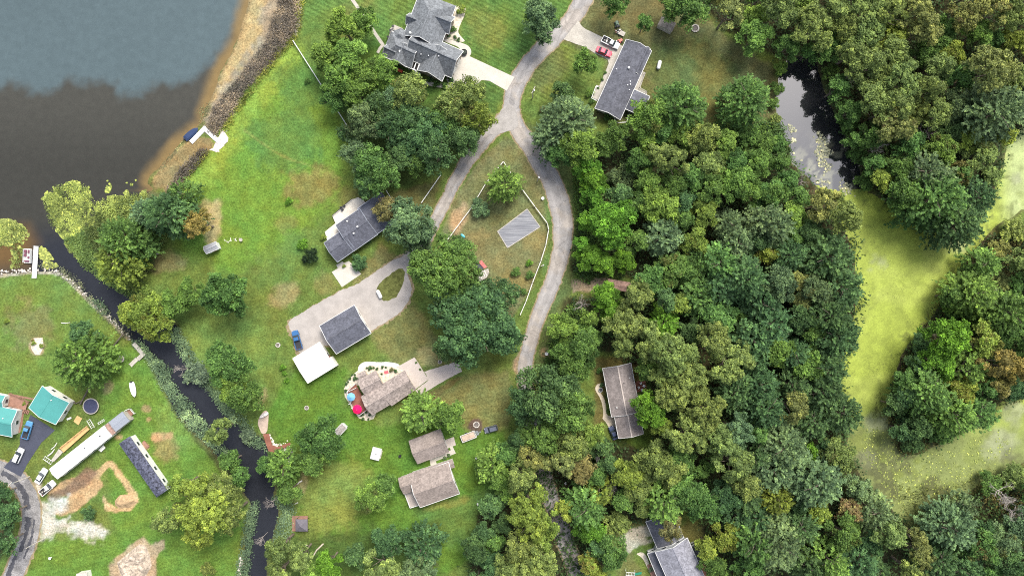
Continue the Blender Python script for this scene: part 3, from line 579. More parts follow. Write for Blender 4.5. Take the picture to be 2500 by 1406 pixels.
# ------------------------------------------------------------------ buildings
R_GREY = shingle('grey_architectural_shingle', (.160, .170, .182), .30, .12)
R_SLATE = shingle('slate_grey_shingle', (.105, .108, .128), .22, .22)
R_CHAR = shingle('charcoal_shingle', (.098, .102, .125), .22, .18)
R_TAUPE = shingle('taupe_speckled_shingle', (.285, .238, .214), .32, .12)
R_TAN = shingle('tan_brown_shingle', (.262, .218, .194), .22, .14)
R_BRN = shingle('brown_shingle', (.225, .195, .185), .20, .16)
R_BLUE = shingle('blue_black_shingle', (.075, .080, .115), .60, .15)
R_LAV = shingle('lavender_grey_shingle', (.215, .215, .245), .28, .16)
R_RUST = shingle('rusty_brown_roofing', (.30, .19, .155), .25, .2)
R_WHITE = surf('white_metal_roofing', (.80, .80, .78), .5, .05, .3, 3, .4)
def teal_f(nt, b):
    n1 = noise(nt, .4, 4, .6); r1 = ramp(nt, n1.outputs[0], [(.3, .92), (.7, 1.08)])
    w = node(nt, 'ShaderNodeTexWave'); w.inputs['Scale'].default_value = 1.1; w.inputs['Distortion'].default_value = .2
    g = node(nt, 'ShaderNodeNewGeometry'); nt.links.new(g.outputs['Position'], w.inputs['Vector']); r2 = ramp(nt, w.outputs[0], [(0, .94), (1, 1.04)])
    nt.links.new(mul(nt, mul(nt, (.065, .27, .25), r1.outputs[0]), r2.outputs[0]), b.inputs['Base Color']); b.inputs['Roughness'].default_value = .5
R_TEAL = mat('teal_metal_roofing', teal_f)
W_BRICK = surf('red_brick_wall', (.28, .09, .07), .85, .2, 1.5, 8, .2)
W_GREY = surf('pale_grey_siding', (.50, .52, .53), .7, .08, .6, 6, .3)
W_STONE = surf('brown_stone_wall', (.30, .25, .21), .85, .2, 1.2, 6, .2)
W_TAN = surf('tan_siding', (.50, .44, .36), .8, .08, .8, 6, .2)

def frame_of(A, B, C, h):
    a, b, c = P2(A, h), P2(B, h), P2(C, h)
    u = (b - a) / np.linalg.norm(b - a); n = np.array([-u[1], u[0]])
    if (c - b) @ n < 0: n = -n
    return a, u, n, float(np.linalg.norm(b - a)), float((c - b) @ n)
def window(par, c, u, w, h, zc, out):
    """a framed pane on a wall: c centre on the wall, u along it, out the way it faces"""
    f = MB(); f.prism([tuple(c - u * w / 2 - out * .02), tuple(c + u * w / 2 - out * .02), tuple(c + u * w / 2 + out * .07), tuple(c - u * w / 2 + out * .07)], zc - h / 2, zc + h / 2)
    fr = f.build('window', M_white, par)
    g = MB(); w2, h2 = w - .18, h - .18
    g.prism([tuple(c - u * w2 / 2 + out * .02), tuple(c + u * w2 / 2 + out * .02), tuple(c + u * w2 / 2 + out * .085), tuple(c - u * w2 / 2 + out * .085)], zc - h2 / 2, zc + h2 / 2)
    g.build('pane', M_glass, fr)
def wing(par, A, B, C, he, hr, roofm, wallm, ends='gg', over=.45, trim=M_white, wins=True, ridge=None, door=None, z0=0.0, base=0.0):
    a, u, n, L, w = frame_of(A, B, C, he)
    q = lambda s, t: a + u * s + n * t
    i0 = min(w / 2, L * .45) if ends[0] == 'h' else 0.0; i1 = min(w / 2, L * .45) if ends[1] == 'h' else 0.0
    E = [q(0, 0), q(L, 0), q(L, w), q(0, w)]; R0, R1 = q(i0, w / 2), q(L - i1, w / 2)
    T = .16; vs = []; 
    for dz in (0, -T):
        vs += [(*E[0], he + dz), (*E[1], he + dz), (*E[2], he + dz), (*E[3], he + dz), (*R0, hr + dz), (*R1, hr + dz)]
    tops = [(0, 1, 5, 4), (2, 3, 4, 5)]; loop = [0, 1]
    if ends[1] == 'h': tops.append((1, 2, 5)); loop += [2]
    else: loop += [5, 2]
    loop.append(3)
    if ends[0] == 'h': tops.append((3, 0, 4))
    else: loop.append(4)
    fs = []
    for t in tops: fs += [t, tuple(i + 6 for i in t[::-1])]
    for k in range(len(loop)):
        i, j = loop[k], loop[(k + 1) % len(loop)]; fs.append((i, i + 6, j + 6, j))
    sgn = (u[0] * n[1] - u[1] * n[0]) > 0
    if not sgn: fs = [f[::-1] for f in fs]
    roof = MB().add(vs, fs).build('roof', roofm, par)
    slope = (hr - he) / (w / 2)
    # ridge cap
    if L - i0 - i1 > 1.0:
        MB().bar(q(i0 + .1, w / 2), q(L - i1 - .1, w / 2), .34, hr - .05, hr + .05).build('ridge_cap', ridge or roofm, roof)
    # walls
    o = over; ze = he - T + slope * o - .03; wv = []
    for (s, t) in ((o, o), (L - o, o), (L - o, w - o), (o, w - o)):
        wv.append((*q(s, t), z0)); wv.append((*q(s, t), ze))
    apex = hr - T - .03; wf = [(0, 2, 3, 1), (4, 6, 7, 5)]
    if ends[1] == 'g': wv.append((*q(L - o, w / 2), apex)); wf.append((2, 4, 5, len(wv) - 1, 3))
    else: wf.append((2, 4, 5, 3))
    if ends[0] == 'g': wv.append((*q(o, w / 2), apex)); wf.append((6, 0, 1, len(wv) - 1, 7))
    else: wf.append((6, 0, 1, 7))
    wf.append((0, 6, 4, 2))
    if not sgn: wf = [f[::-1] for f in wf]
    wl_ = MB().add(wv, wf).build('wall', wallm, par)
    # gutters and rakes
    if trim:
        for s0, s1, t in ((0, L, -.06), (0, L, w + .06)):
            MB().bar(q(s0 - .05, t), q(s1 + .05, t), .11, he - T - .02, he + .03).build('gutter', trim, roof)
        for k, s in ((0, 0.0), (1, L)):
            if ends[k] == 'g':
                for t in (0, w):
                    p0 = q(s + (-.05 if k == 0 else .05), t); p1 = q(s + (-.05 if k == 0 else .05), w / 2)
                    d = u * .055
                    m = MB(); m.add([(*(p0 - d), he - T), (*(p0 + d), he - T), (*(p0 + d), he + .05), (*(p0 - d), he + .05), (*(p1 - d), hr - T), (*(p1 + d), hr - T), (*(p1 + d), hr + .05), (*(p1 - d), hr + .05)],
                                    [(0, 1, 2, 3), (7, 6, 5, 4), (0, 4, 5, 1), (1, 5, 6, 2), (2, 6, 7, 3), (3, 7, 4, 0)])
                    m.build('rake_board', trim, roof)
    # windows on the walls that look towards the middle of the neighbourhood
    mid = q(L / 2, w / 2)
    if wins:
        for (c0, d, ln, out) in ((q(L / 2, o), u, L, -n), (q(L / 2, w - o), u, L, n), (q(o, w / 2), n, w, -u), (q(L - o, w / 2), n, w, u)):
            if (-mid) @ out <= 0.15 * np.linalg.norm(mid): continue
            k = max(1, int(ln / 4.2))
            for i in range(k):
                window(par, c0 + d * ((i + .5) / k - .5) * (ln - 1.5), d, 1.3, 1.15, base + min(1.55, he - 1.1), out)
    if door:
        c0, out, d = {'n+': (q(L * door[1], w - o), n, u), 'n-': (q(L * door[1], o), -n, u), 'u+': (q(L - o, w * door[1]), u, n), 'u-': (q(o, w * door[1]), -u, n)}[door[0]]
        dw, dh = door[2], door[3]
        pd = MB().prism([tuple(c0 - d * dw / 2 - out * .02), tuple(c0 + d * dw / 2 - out * .02), tuple(c0 + d * dw / 2 + out * .08), tuple(c0 - d * dw / 2 + out * .08)], z0 + .05, z0 + dh).build('door', M_white if dw > 2 else M_brown, par)
        MB().prism([tuple(c0 + d * dw * .35 + out * .08), tuple(c0 + d * (dw * .35 + .12) + out * .08), tuple(c0 + d * (dw * .35 + .12) + out * .14), tuple(c0 + d * dw * .35 + out * .14)], z0 + 1.0, z0 + 1.12).build('handle', M_metal, pd)
    return dict(q=q, L=L, w=w, he=he, hr=hr, slope=slope, roof=roof)
def vent(par, W_, s, t, h=.5, r=.16, m=M_metal, name='roof_vent'):
    p = W_['q'](W_['L'] * s, W_['w'] * t); z = W_['he'] + W_['slope'] * min(t, 1 - t) * W_['w']
    MB().cyl(p, r, z - .15, z + h, 8, r * .9).build(name, m, par)
def centre_of(pts): 
    x = sum(p[0] for p in pts) / len(pts); y = sum(p[1] for p in pts) / len(pts); return P(x, y)
def deck(par, poly, z, m, name='deck', thick=.18):
    return MB().prism([tuple(P2(p, z)) for p in poly], z - thick, z).build(name, m, par)
def railing(par, pts, z, m=M_white, h=.95, gap=2.2, name='railing'):
    """top rail with posts; each post a part of its own"""
    for p, q in zip(pts[:-1], pts[1:]):
        a, b = P2(p, z + h), P2(q, z + h); r = MB().bar(a, b, .12, z + h - .08, z + h).build(name, m, par)
        MB().bar(a, b, .07, z + .35, z + .42).build('lower_rail', m, r)
        k = max(1, int(np.linalg.norm(b - a) / gap))
        for i in range(k + 1):
            MB().box(a + (b - a) * i / k, (.11, .11), 0, z, z + h + .06).build('post', m, r)

# multi-gabled grey house at the top
h1 = thing('grey_house', 'large grey shingled house with many gables and dormers beside a pale concrete drive', 'house', P(1040, 110))
w_main = wing(h1, (1113, 15), (1073, 120), (985, 87), 3.3, 7.6, R_GREY, W_STONE, 'hg')
w_gar = wing(h1, (1131, 126), (1018, 76), (990, 141), 3.2, 7.0, R_GREY, W_STONE, 'gg', door=('u-', .5, 4.6, 2.3))
w_west = wing(h1, (930, 135), (1004, 168), (1030, 110), 3.1, 6.0, R_GREY, W_STONE, 'hg')
w_south = wing(h1, (1079, 199), (1108, 135), (1048, 108), 3.25, 6.6, R_GREY, W_STONE, 'gg')
w_s2 = wing(h1, (992, 164), (1011, 122), (971, 104), 3.15, 5.8, R_GREY, W_STONE, 'gg')
wing(h1, (1111, 43), (1057, 23), (1042, 64), 3.35, 6.3, R_GREY, W_STONE, 'gg')
wing(h1, (1000, 33), (1040, 48), (1030, 74), 3.05, 5.4, R_GREY, W_STONE, 'gg')
wing(h1, (947, 107), (975, 120), (962, 146), 3.0, 4.9, R_GREY, W_STONE, 'gg')
cx, cy = P2((977, 90), 3.0); MB().cyl((cx, cy), 2.0, 0, 2.85, 8).build('turret_wall', W_STONE, h1); MB().cyl((cx, cy), 2.5, 2.86, 4.9, 8, .12).build('turret_roof', R_GREY, h1)
for s, t in ((.55, .3), (.7, .25), (.35, .4)): vent(h1, w_gar, s, 1 - t)
vent(h1, w_main, .95, .80, .9, .35, M_white, 'chimney'); vent(h1, w_west, .55, .35, .6, .35, M_white, 'chimney')
# pergola and deck on the shaded side
pg = deck(h1, [(996, 166), (1004, 144), (1025, 154), (1017, 175)], .45, M_taupe, 'porch_floor')
for a, b in (((996, 164), (1003, 143)), ((1003, 143), (1025, 153)), ((1025, 153), (1018, 174)), ((1018, 174), (996, 164)), ((1010, 170), (1017, 150))):
    MB().bar(P2(a, 3), P2(b, 3), .26, 2.75, 3.02).build('pergola_beam', M_white, h1)
for a in ((996, 164), (1018, 174)): MB().box(P2(a, 2.7), (.2, .2), 0, .3, 2.74).build('pergola_post', M_white, h1)

# long ranch on the right
h2 = thing('ranch_house', 'long slate grey ranch house with rear gable wing beside the two parked cars', 'house', P(1515, 195))
w_r = wing(h2, (1529, 97), (1452.5, 265), (1514, 293), 2.9, 4.7, R_SLATE, W_GREY, 'gg', over=.5)
wing(h2, (1548, 219), (1586, 236), (1565, 283), 2.85, 4.1, R_SLATE, W_GREY, 'gg', over=.4)
wing(h2, (1588, 121), (1560, 183), (1545, 176), 2.95, 3.9, R_SLATE, W_GREY, 'gg', over=.3, wins=False)
vent(h2, w_r, .36, .5, .6, .35, M_white, 'chimney')
for s, t in ((.42, .12), (.5, .75), (.53, .8), (.56, .72), (.6, .85)): vent(h2, w_r, s, t, .35, .14)
deck(h2, [(1444, 238), (1456, 208), (1476, 214), (1462, 246)], .35, M_conc2, 'front_porch')
railing(h2, [(1458, 246), (1444, 240), (1455, 210), (1461, 212)], .35)
dk2 = deck(h2, [(1560, 176), (1576, 178), (1562, 218), (1578, 226), (1580, 232), (1548, 220)], .5, M_wood, 'back_deck')
railing(h2, [(1562, 174), (1576, 178), (1562, 214), (1580, 224), (1578, 230)], .5, M_wood)
railing(h2, [(1500, 291), (1508, 300), (1530, 298), (1536, 278)], .3, M_white)

# low grey house with the deck
h3 = thing('deck_house', 'charcoal roofed house with pale timber deck, its red brick side half under a tree', 'house', P(860, 560))
ux, uy = .82, -.572; vx, vy = -.572, -.82; O3 = (823.8, 640)
pt = lambda s, t: (O3[0] + ux * s + vx * t, O3[1] + uy * s + vy * t)
wing(h3, pt(0, 0), pt(54, 0), pt(54, 57), 3.0, 4.5, R_CHAR, W_BRICK, 'gg', trim=M_metal)
w_m = wing(h3, pt(48, -.5), pt(119, -.5), pt(119, 76), 3.05, 4.9, R_CHAR, W_BRICK, 'gg', trim=M_metal)
wing(h3, pt(115, 1), pt(186, 1), pt(186, 79), 2.9, 4.4, R_CHAR, W_BRICK, 'gg', trim=M_metal)
vent(h3, w_m, .62, .52, .6, .3, M_white, 'chimney'); vent(h3, w_m, .38, .42, .6, .26, M_white, 'chimney'); vent(h3, w_m, .42, .88, .5, .26, M_white, 'chimney')
dk = deck(h3, [(811, 527), (819, 545), (793, 566), (799, 588), (830, 572), (828, 556), (884, 516), (890, 500), (884, 488), (870, 485), (856, 487)], .55, surf('pale_deck_boards', (.60, .56, .48), .8, .10, .8, 6, .2))
for k in range(9):
    d0 = (812 + k * 7.2, 540 - k * 5.6 + 4); 
deck(h3, [(868, 484), (874, 482), (888, 489), (892, 496), (886, 497), (878, 490)], .75, M_conc, 'curved_bench', .3)
railing(h3, [(811, 526), (832, 508), (858, 486)], .55, M_dark, .9)

g1 = thing('double_garage', 'big charcoal gabled garage at the bend of the gravel loop', 'garage', P(843, 804))
wg = wing(g1, (780.5, 795.5), (865, 745), (906.8, 812.5), 3.3, 5.0, R_CHAR, M_offw, 'gg', over=.4, ridge=R_SLATE, door=('n-', .3, 4.8, 2.4))
vent(g1, wg, .93, .78, .3, .12, M_white)

wb = thing('white_metal_building', 'bright white flat-looking metal building beside the blue pickup', 'building', P(768, 885))
wing(wb, (715, 875), (780.5, 835), (820, 893), 3.0, 3.5, R_WHITE, M_offw, 'gg', over=.25, trim=M_offw, ridge=R_WHITE, door=('u+', .6, 1.0, 2.1))
MB().bar(P2((806, 872), 2.6), P2((820, 894), 2.6), .5, .05, 2.5).build('lean_to', M_offw, wb)

# brown speckled house with umbrellas
h4 = thing('umbrella_house', 'taupe speckled house with curved white walk and stone beds full of round shrubs', 'house', P(930, 950))
w4 = wing(h4, (988, 905), (882, 968), (906, 1014), 3.1, 5.0, R_TAUPE, W_TAN, 'gg', over=.5, trim=R_TAUPE)
wing(h4, (1013, 951), (956, 990), (928, 945), 3.15, 4.6, R_TAUPE, W_TAN, 'gg', over=.4, trim=R_TAUPE)
wing(h4, (873, 929), (917, 905), (938, 944), 3.05, 4.4, R_TAUPE, W_TAN, 'gg', over=.4, trim=R_TAUPE)
wing(h4, (871, 914), (890, 904), (898, 920), 2.6, 3.0, R_TAUPE, W_TAN, 'gg', over=.25, trim=None, wins=False)
dk4 = deck(h4, [(849, 951), (868, 936), (884, 966), (902, 1000), (876, 1014), (866, 1000), (850, 966)], .5, M_red)
railing(h4, [(868, 936), (846, 957), (857, 984), (851, 987)], .5); railing(h4, [(858, 996), (866, 1002), (876, 1015), (896, 1000)], .5)
railing(h4, [(847, 957), (869, 947)], .5)
def umbrella(name, label, px, py, r, c, loc_z=.5):
    o = thing(name, label, 'umbrella', P(px, py, loc_z)); x, y = o.location.x, o.location.y
    m = paint(name + '_fabric', c, .8, .1); z = loc_z
    n = 8; ring = [(x + r * math.cos(2 * math.pi * i / n), y + r * math.sin(2 * math.pi * i / n), z + 2.05 - (.0)) for i in range(n)]
    lo = [(p[0], p[1], p[2] - .06) for p in ring]
    MB().add(ring + lo + [(x, y, z + 2.75), (x, y, z + 2.69)], [(i, (i + 1) % n, 16) for i in range(n)] + [((i + 1) % n + 8, i + 8, 17) for i in range(n)] + [(i, i + 8, (i + 1) % n + 8, (i + 1) % n) for i in range(n)]).build('canopy', m, o)
    MB().cyl((x, y), .04, z, z + 2.8, 6).build('pole', M_white, o); MB().cyl((x, y), .3, z, z + .08, 10).build('base', M_dark, o)
    for i in range(n):
        MB().tube((x, y, z + 2.70), (ring[i][0], ring[i][1], z + 2.03), .025, n=4).build('rib', M_white, o)
umbrella('blue_umbrella', 'pale blue patio umbrella on the red deck', 861, 966, 1.25, (.17, .40, .62))
umbrella('pink_umbrella', 'hot pink patio umbrella at the corner of the red deck', 876, 996, 1.4, (.82, .012, .11))

# pair of brown roofs at the bottom
h5g = thing('brown_garage', 'tan brown gabled garage beside the leafy pair of trees', 'garage', P(1045, 1092))
wing(h5g, (998.5, 1076), (1075, 1047), (1092, 1104), 3.0, 4.7, R_TAN, M_offw, 'gg', over=.4, trim=R_TAN, door=('u+', .5, 4.6, 2.2))
h5 = thing('brown_house', 'tan brown gabled house with white porch at its lower left corner', 'house', P(1055, 1180))
wing(h5, (1026, 1238), (1122, 1204), (1098, 1127), 3.2, 5.6, R_TAN, M_offw, 'gg', over=.45)
wing(h5, (972.5, 1167), (1016, 1152), (1030, 1190), 3.0, 4.4, R_TAN, M_offw, 'gg', over=.35, trim=R_TAN)
wing(h5, (1000, 1156), (1104, 1122), (1108, 1140), 3.1, 3.5, R_TAN, M_offw, 'gg', over=.3, trim=R_TAN, wins=False)
deck(h5, [(988, 1206), (1004, 1199), (1030, 1232), (1001, 1240)], .5, M_taupe, 'porch_floor'); railing(h5, [(988, 1206), (1001, 1240), (1026, 1232)], .5)

# house in the trees
h6 = thing('wooded_house', 'long brown roofed house shut in by big trees, with curved tan walk', 'house', P(1518, 980))
w6 = wing(h6, (1471.5, 899), (1493.5, 1017), (1562, 1004), 3.2, 4.9, R_BRN, W_TAN, 'gg', over=.4, ridge=M_taupe)
wing(h6, (1499.5, 1012), (1510.5, 1069.5), (1570.5, 1058), 3.0, 4.5, R_BRN, W_TAN, 'gg', over=.4, ridge=M_taupe, door=('n-', .5, 4.2, 2.2))
vent(h6, w6, .82, .22, .5, .2, M_white); vent(h6, w6, .28, .85, .4, .16, M_white); vent(h6, w6, .35, .62, .4, .14, M_dark)
deck(h6, [(1548, 934), (1574, 922), (1580, 952), (1552, 958)], .4, M_red)

# two-storey house at the bottom edge
h7 = thing('lavender_house', 'two storey lavender grey house cut off by the bottom edge, garage wing up left', 'house', P(1650, 1390))
wing(h7, (1600, 1347), (1652, 1464), (1730, 1430), 5.6, 7.8, R_LAV, W_GREY, 'gg', over=.5, base=3.0)
wing(h7, (1577, 1273), (1605, 1338), (1668, 1308), 3.2, 4.8, R_SLATE, W_GREY, 'gg', over=.4, door=('n-', .5, 4.6, 2.2))
wing(h7, (1581, 1351), (1612, 1425), (1640, 1410), 3.1, 3.6, R_SLATE, W_GREY, 'gg', over=.3)
wing(h7, (1684, 1336), (1704, 1327), (1719, 1361), 3.4, 3.8, R_SLATE, W_GREY, 'gg', over=.25)
deck(h7, [(1704, 1372), (1718, 1364), (1732, 1396), (1716, 1410)], .5, M_red, 'side_deck'); railing(h7, [(1718, 1362), (1733, 1396)], .5, M_wood)
railing(h7, [(1582, 1346), (1600, 1338)], .4, M_white)
deck(h7, [(1580, 1380), (1590, 1374), (1606, 1404), (1592, 1412)], .4, M_brown, 'front_step')

# teal roofs on the left
g8 = thing('teal_garage', 'teal metal roofed garage with white walls at the end of the black drive', 'garage', P(120, 990))
w8 = wing(g8, (103.5, 942), (70.5, 995), (137, 1034), 3.3, 4.7, R_TEAL, M_offw, 'gg', over=.3, door=('u+', .5, 4.8, 2.2)); vent(g8, w8, .2, .55, .3, .16, M_white)
h8 = thing('teal_house', 'teal metal roofed house cut off by the left edge, beside the brown deck', 'house', P(-20, 1020))
w8b = wing(h8, (-90, 975), (42, 1001), (28.5, 1066), 3.0, 4.4, R_TEAL, M_offw, 'gg', over=.35)
wing(h8, (-90, 946), (13, 966), (7, 996), 2.9, 3.8, R_TEAL, M_offw, 'gg', over=.3)
vent(h8, w8b, .82, .35, .3, .16, M_white); vent(h8, w8b, .74, .5, .3, .16, M_white)
deck(h8, [(20, 961), (68, 982), (62, 1001), (14, 990)], .6, M_brown); railing(h8, [(22, 960), (70, 981), (64, 990)], .6, M_brown)
for k in range(4): MB().bar(P2((62 + k * 3.4, 998 + k * 1.2)), P2((58 + k * 3.4, 1007 + k * 1.2)), .3, .05, .5 - k * .1).build('step', M_brown, h8)

# trailers
t1 = thing('white_trailer_home', 'long white roofed mobile home with grey metal porch roof at its upper end', 'mobile home', P(200, 1100))
wt = wing(t1, (121.5, 1144.5), (254.5, 1039), (276.5, 1060), 3.1, 3.55, R_WHITE, M_offw, 'gg', over=.08, trim=M_offw, ridge=R_WHITE)
vent(t1, wt, .6, .45, .35, .14, M_dark); vent(t1, wt, .88, .45, .4, .2, M_dark)
wing(t1, (258, 1037), (299, 1005), (318, 1025), 2.9, 3.1, M_metal, M_wood, 'gg', over=.1, trim=M_metal, wins=False, ridge=M_metal)
wing(t1, (256, 1038), (264, 1032), (286, 1053), 3.2, 3.3, R_RUST, M_wood, 'gg', over=.08, trim=None, wins=False)
dkt = deck(t1, [(145.5, 1093), (211, 1040), (218, 1048), (155, 1104)], .7, M_tan, 'plank_deck'); railing(t1, [(145.5, 1093), (211, 1040)], .7, M_tan)
deck(t1, [(143, 1096), (154, 1103), (132, 1126), (124, 1124)], .35, M_wood, 'ramp')
deck(t1, [(305, 1004), (316, 999), (326, 1010), (314, 1020)], .6, M_brown, 'end_landing'); railing(t1, [(303, 1003), (316, 997), (327, 1010)], .6)
st = deck(t1, [(240, 1098), (252, 1086), (257, 1093), (247, 1103)], .5, M_offw, 'side_steps')
t2 = thing('blue_roofed_trailer_home', 'mobile home with blue black shingle roof and white long side', 'mobile home', P(348, 1138))
wing(t2, (290.5, 1083), (382, 1214), (408, 1195), 3.0, 3.6, R_BLUE, M_white, 'gg', over=.1, trim=None)
deck(t2, [(346, 1080), (352, 1075), (364, 1090), (357, 1096)], .45, M_brown, 'side_steps')

# small buildings
def hut(name, label, cat, A, B, C, he, hr, rm, wm, **kw):
    o = thing(name, label, cat, centre_of([A, C])); wing(o, A, B, C, he, hr, rm, wm, 'gg', over=.15, trim=kw.pop('trim', None), wins=False, **kw); return o
hut('garden_shed', 'small weathered grey roofed shed above the ranch back lawn', 'shed', (1605, 62), (1616, 40), (1651, 58), 2.3, 3.1, surf('mossy_grey_roof', (.30, .26, .22), .9, .25, 1, 6, .1), M_wood, door=('n+', .5, 1.2, 1.9))
hut('lakeside_shed', 'little grey roofed shed with a white edge under the orange tree', 'shed', (497, 603), (527, 590), (536, 606), 2.2, 2.9, surf('pale_grey_roof', (.40, .40, .42), .8, .12, 1, 6, .2), M_white, trim=M_white, door=('n+', .5, 1.0, 1.8))
hut('lawn_shed', 'small grey shed at the right of a bushy tree on the south lawn', 'shed', (817, 1052), (835, 1033), (847, 1044), 2.2, 2.7, surf('mottled_grey_roof', (.33, .30, .28), .9, .3, 2, 8, .1), M_white, trim=M_white)
hut('carport', 'rust brown roofed carport at the end of the short dirt drive', 'carport', (1484, 680), (1542, 690), (1538, 714), 2.6, 3.1, R_RUST, M_brown)
hut('well_house', 'tiny white roofed hut between the dark oak and the reddish tree', 'shed', (1448, 1106), (1458, 1102), (1464, 1128), 2.0, 2.4, M_conc2, M_offw)
hut('pink_roof_hut', 'pinkish roofed hut mostly hidden under the big oak by the road', 'shed', (1284, 1068), (1302, 1064), (1306, 1080), 2.2, 2.8, surf('pink_roof', (.34, .22, .2), .9, .2, 1, 6, .1), M_wood)
hut('edge_shed', 'pale shed roof cut off by the bottom left edge', 'shed', (186, 1400), (212, 1396), (224, 1424), 2.2, 2.7, M_conc2, M_offw)
gz = thing('canopy_gazebo', 'dark pyramid canopy on a square brown deck beside the channel', 'gazebo', P(732, 1278))
deck(gz, [(713, 1259), (751, 1259), (751, 1297), (713, 1296)], .3, M_brown)
cx, cy = P2((736, 1282), 2.4); rr = 1.75
MB().add([(cx - rr, cy - rr, 2.35), (cx + rr, cy - rr, 2.35), (cx + rr, cy + rr, 2.35), (cx - rr, cy + rr, 2.35), (cx, cy, 3.5), (cx - rr, cy - rr, 2.25), (cx + rr, cy - rr, 2.25), (cx + rr, cy + rr, 2.25), (cx - rr, cy + rr, 2.25)],
         [(0, 1, 4), (1, 2, 4), (2, 3, 4), (3, 0, 4), (8, 7, 6, 5), (0, 5, 6, 1), (1, 6, 7, 2), (2, 7, 8, 3), (3, 8, 5, 0)]).build('canopy', surf('dark_canvas', (.14, .13, .15), .8, .1, 1, 6, .2), gz)
for sx in (-1, 1):
    for sy in (-1, 1): MB().box((cx + sx * 1.6, cy + sy * 1.6), (.1, .1), 0, .3, 2.3).build('post', M_dark, gz)

# ------------------------------------------------------------------ docks, fences, poles
def dock(name, label, segs, w, z, m, off=.06):
    o = thing(name, label, 'dock', P(*segs[0][0])); 
    for a, b in segs:
        A, B = P2(a, z), P2(b, z); MB().bar(A, B, w, z - .14, z).build('walkway', m, o)
        u = (B - A) / np.linalg.norm(B - A); n = np.array([-u[1], u[0]]); k = max(1, int(np.linalg.norm(B - A) / 2.5))
        for i in range(k + 1):
            for s in (-1, 1):
                MB().cyl(A + (B - A) * i / k + n * s * (w / 2 + .06), .06, -1.6, z + .15, 6).build('dock_post', M_metal, o)
        z -= .012
    return o
dock('white_dock', 'white L-shaped dock reaching from the pinkish landing', [((466, 348), (502, 311)), ((497, 312), (534, 346))], 1.25, .22, M_white)
dock('straight_dock', 'straight white dock below the lily pads at the left shore', [((88, 601), (83, 679))], 1.35, .22, M_white)
dock('weathered_dock', 'weathered grey L-shaped dock beside the channel', [((326, 838), (348, 864)), ((352, 862), (336, 877)), ((334, 876), (318, 892))], 1.15, .3, M_wood)
pd = thing('patio_dock', 'red brown L-shaped boardwalk at the channel edge', 'boardwalk', P(664, 1080))
MB().prism([tuple(P2(p, .28)) for p in [(642, 1060), (656, 1058), (664, 1086), (676, 1091), (706, 1080), (712, 1084), (668, 1106), (660, 1112), (650, 1086)]], .05, .28).build('deck', M_red, pd)
for p in ((643, 1062), (651, 1086), (660, 1110), (668, 1104)): MB().cyl(P2(p), .08, -1.4, .4, 6).build('dock_post', M_wood, pd)
def fence(name, label, pts, m, w, h, gap=2.6, cat='fence', boards=2):
    o = thing(name, label, cat, P(*pts[0]))
    for p, q in zip(pts[:-1], pts[1:]):
        a, b = P2(p), P2(q); 
        for k in range(boards): MB().bar(a, b, w * (1 if k == 0 else .45), h - .1 - k * .45, h - k * .45).build('rail', m, o)
        n = max(1, int(np.linalg.norm(b - a) / gap))
        for i in range(n + 1): MB().box(a + (b - a) * i / n, (w * .9, w * .9), math.atan2(*(b - a)[::-1]), 0, h + .08).build('post', m, o)
    return o
fence('white_fence', 'white rail fence running diagonally from the lake corner to the big oaks', [(718, 103), (855, 318)], M_white, .2, 1.1)
fence('white_fence', 'white rail fence wrapping the lot between the two roads', [(1083, 600), (1150, 510), (1186, 450), (1229, 396), (1262, 446), (1306, 506), (1336, 546), (1339, 562), (1332, 600), (1320, 638), (1300, 690), (1284, 736), (1270, 768)], surf('aged_white_fence', (.70, .68, .62), .7, .1, .5, 4, .3), .2, 1.1)
fence('white_fence', 'short white fence between oaks and lane', [(1076, 430), (1030, 496)], M_white, .18, 1.1)
fence('white_fence', 'short white fence beside the corner of the charcoal deck house', [(944, 466), (986, 532)], M_white, .16, 1.1)
fence('timber_fence', 'low dark timber fence from the channel down past the feathery tree', [(306, 812), (268, 860), (232, 925), (200, 985)], surf('dark_timber', (.13, .11, .09), .9, .25, 1, 6, .1), .3, .9)
fence('timber_fence', 'dark timber edging above the teal garage', [(118, 946), (150, 962), (188, 984), (200, 978)], surf('dark_timber', (.13, .11, .09), .9, .25, 1, 6, .1), .22, .7)
def utility_pole(label, base, h, arm=0.6, lamp=False):
    o = thing('utility_pole', label, 'pole', P(*base)); x, y = o.location.x, o.location.y; m = surf('pale_pole_wood', (.50, .46, .40), .8, .15, 1, 6, .2)
    MB().cyl((x, y), .17, 0, h, 8, .11).build('pole', m, o)
    if arm: MB().box((x, y), (2 * arm, .14), arm, h - .7, h - .55).build('crossarm', m, o)
    MB().cyl((x + .25, y + .1), .2, h - 1.9, h - 1.1, 8).build('transformer', M_metal, o)
utility_pole('pale leaning-looking utility pole at the mouth of the black drive', (72, 1163), 8.6, .9)
utility_pole('utility pole at the roadside below the white gravel', (108, 1314), 7.6, 0.0)
utility_pole('utility pole with crossarm left of the ranch house', (1300, 240), 9.0, 1.1)
utility_pole('thin utility pole inside the road bend near the fence', (1312, 442), 7.0, .0)
utility_pole('utility pole at the fence below the grey tarp', (1322, 650), 8.0, .5)

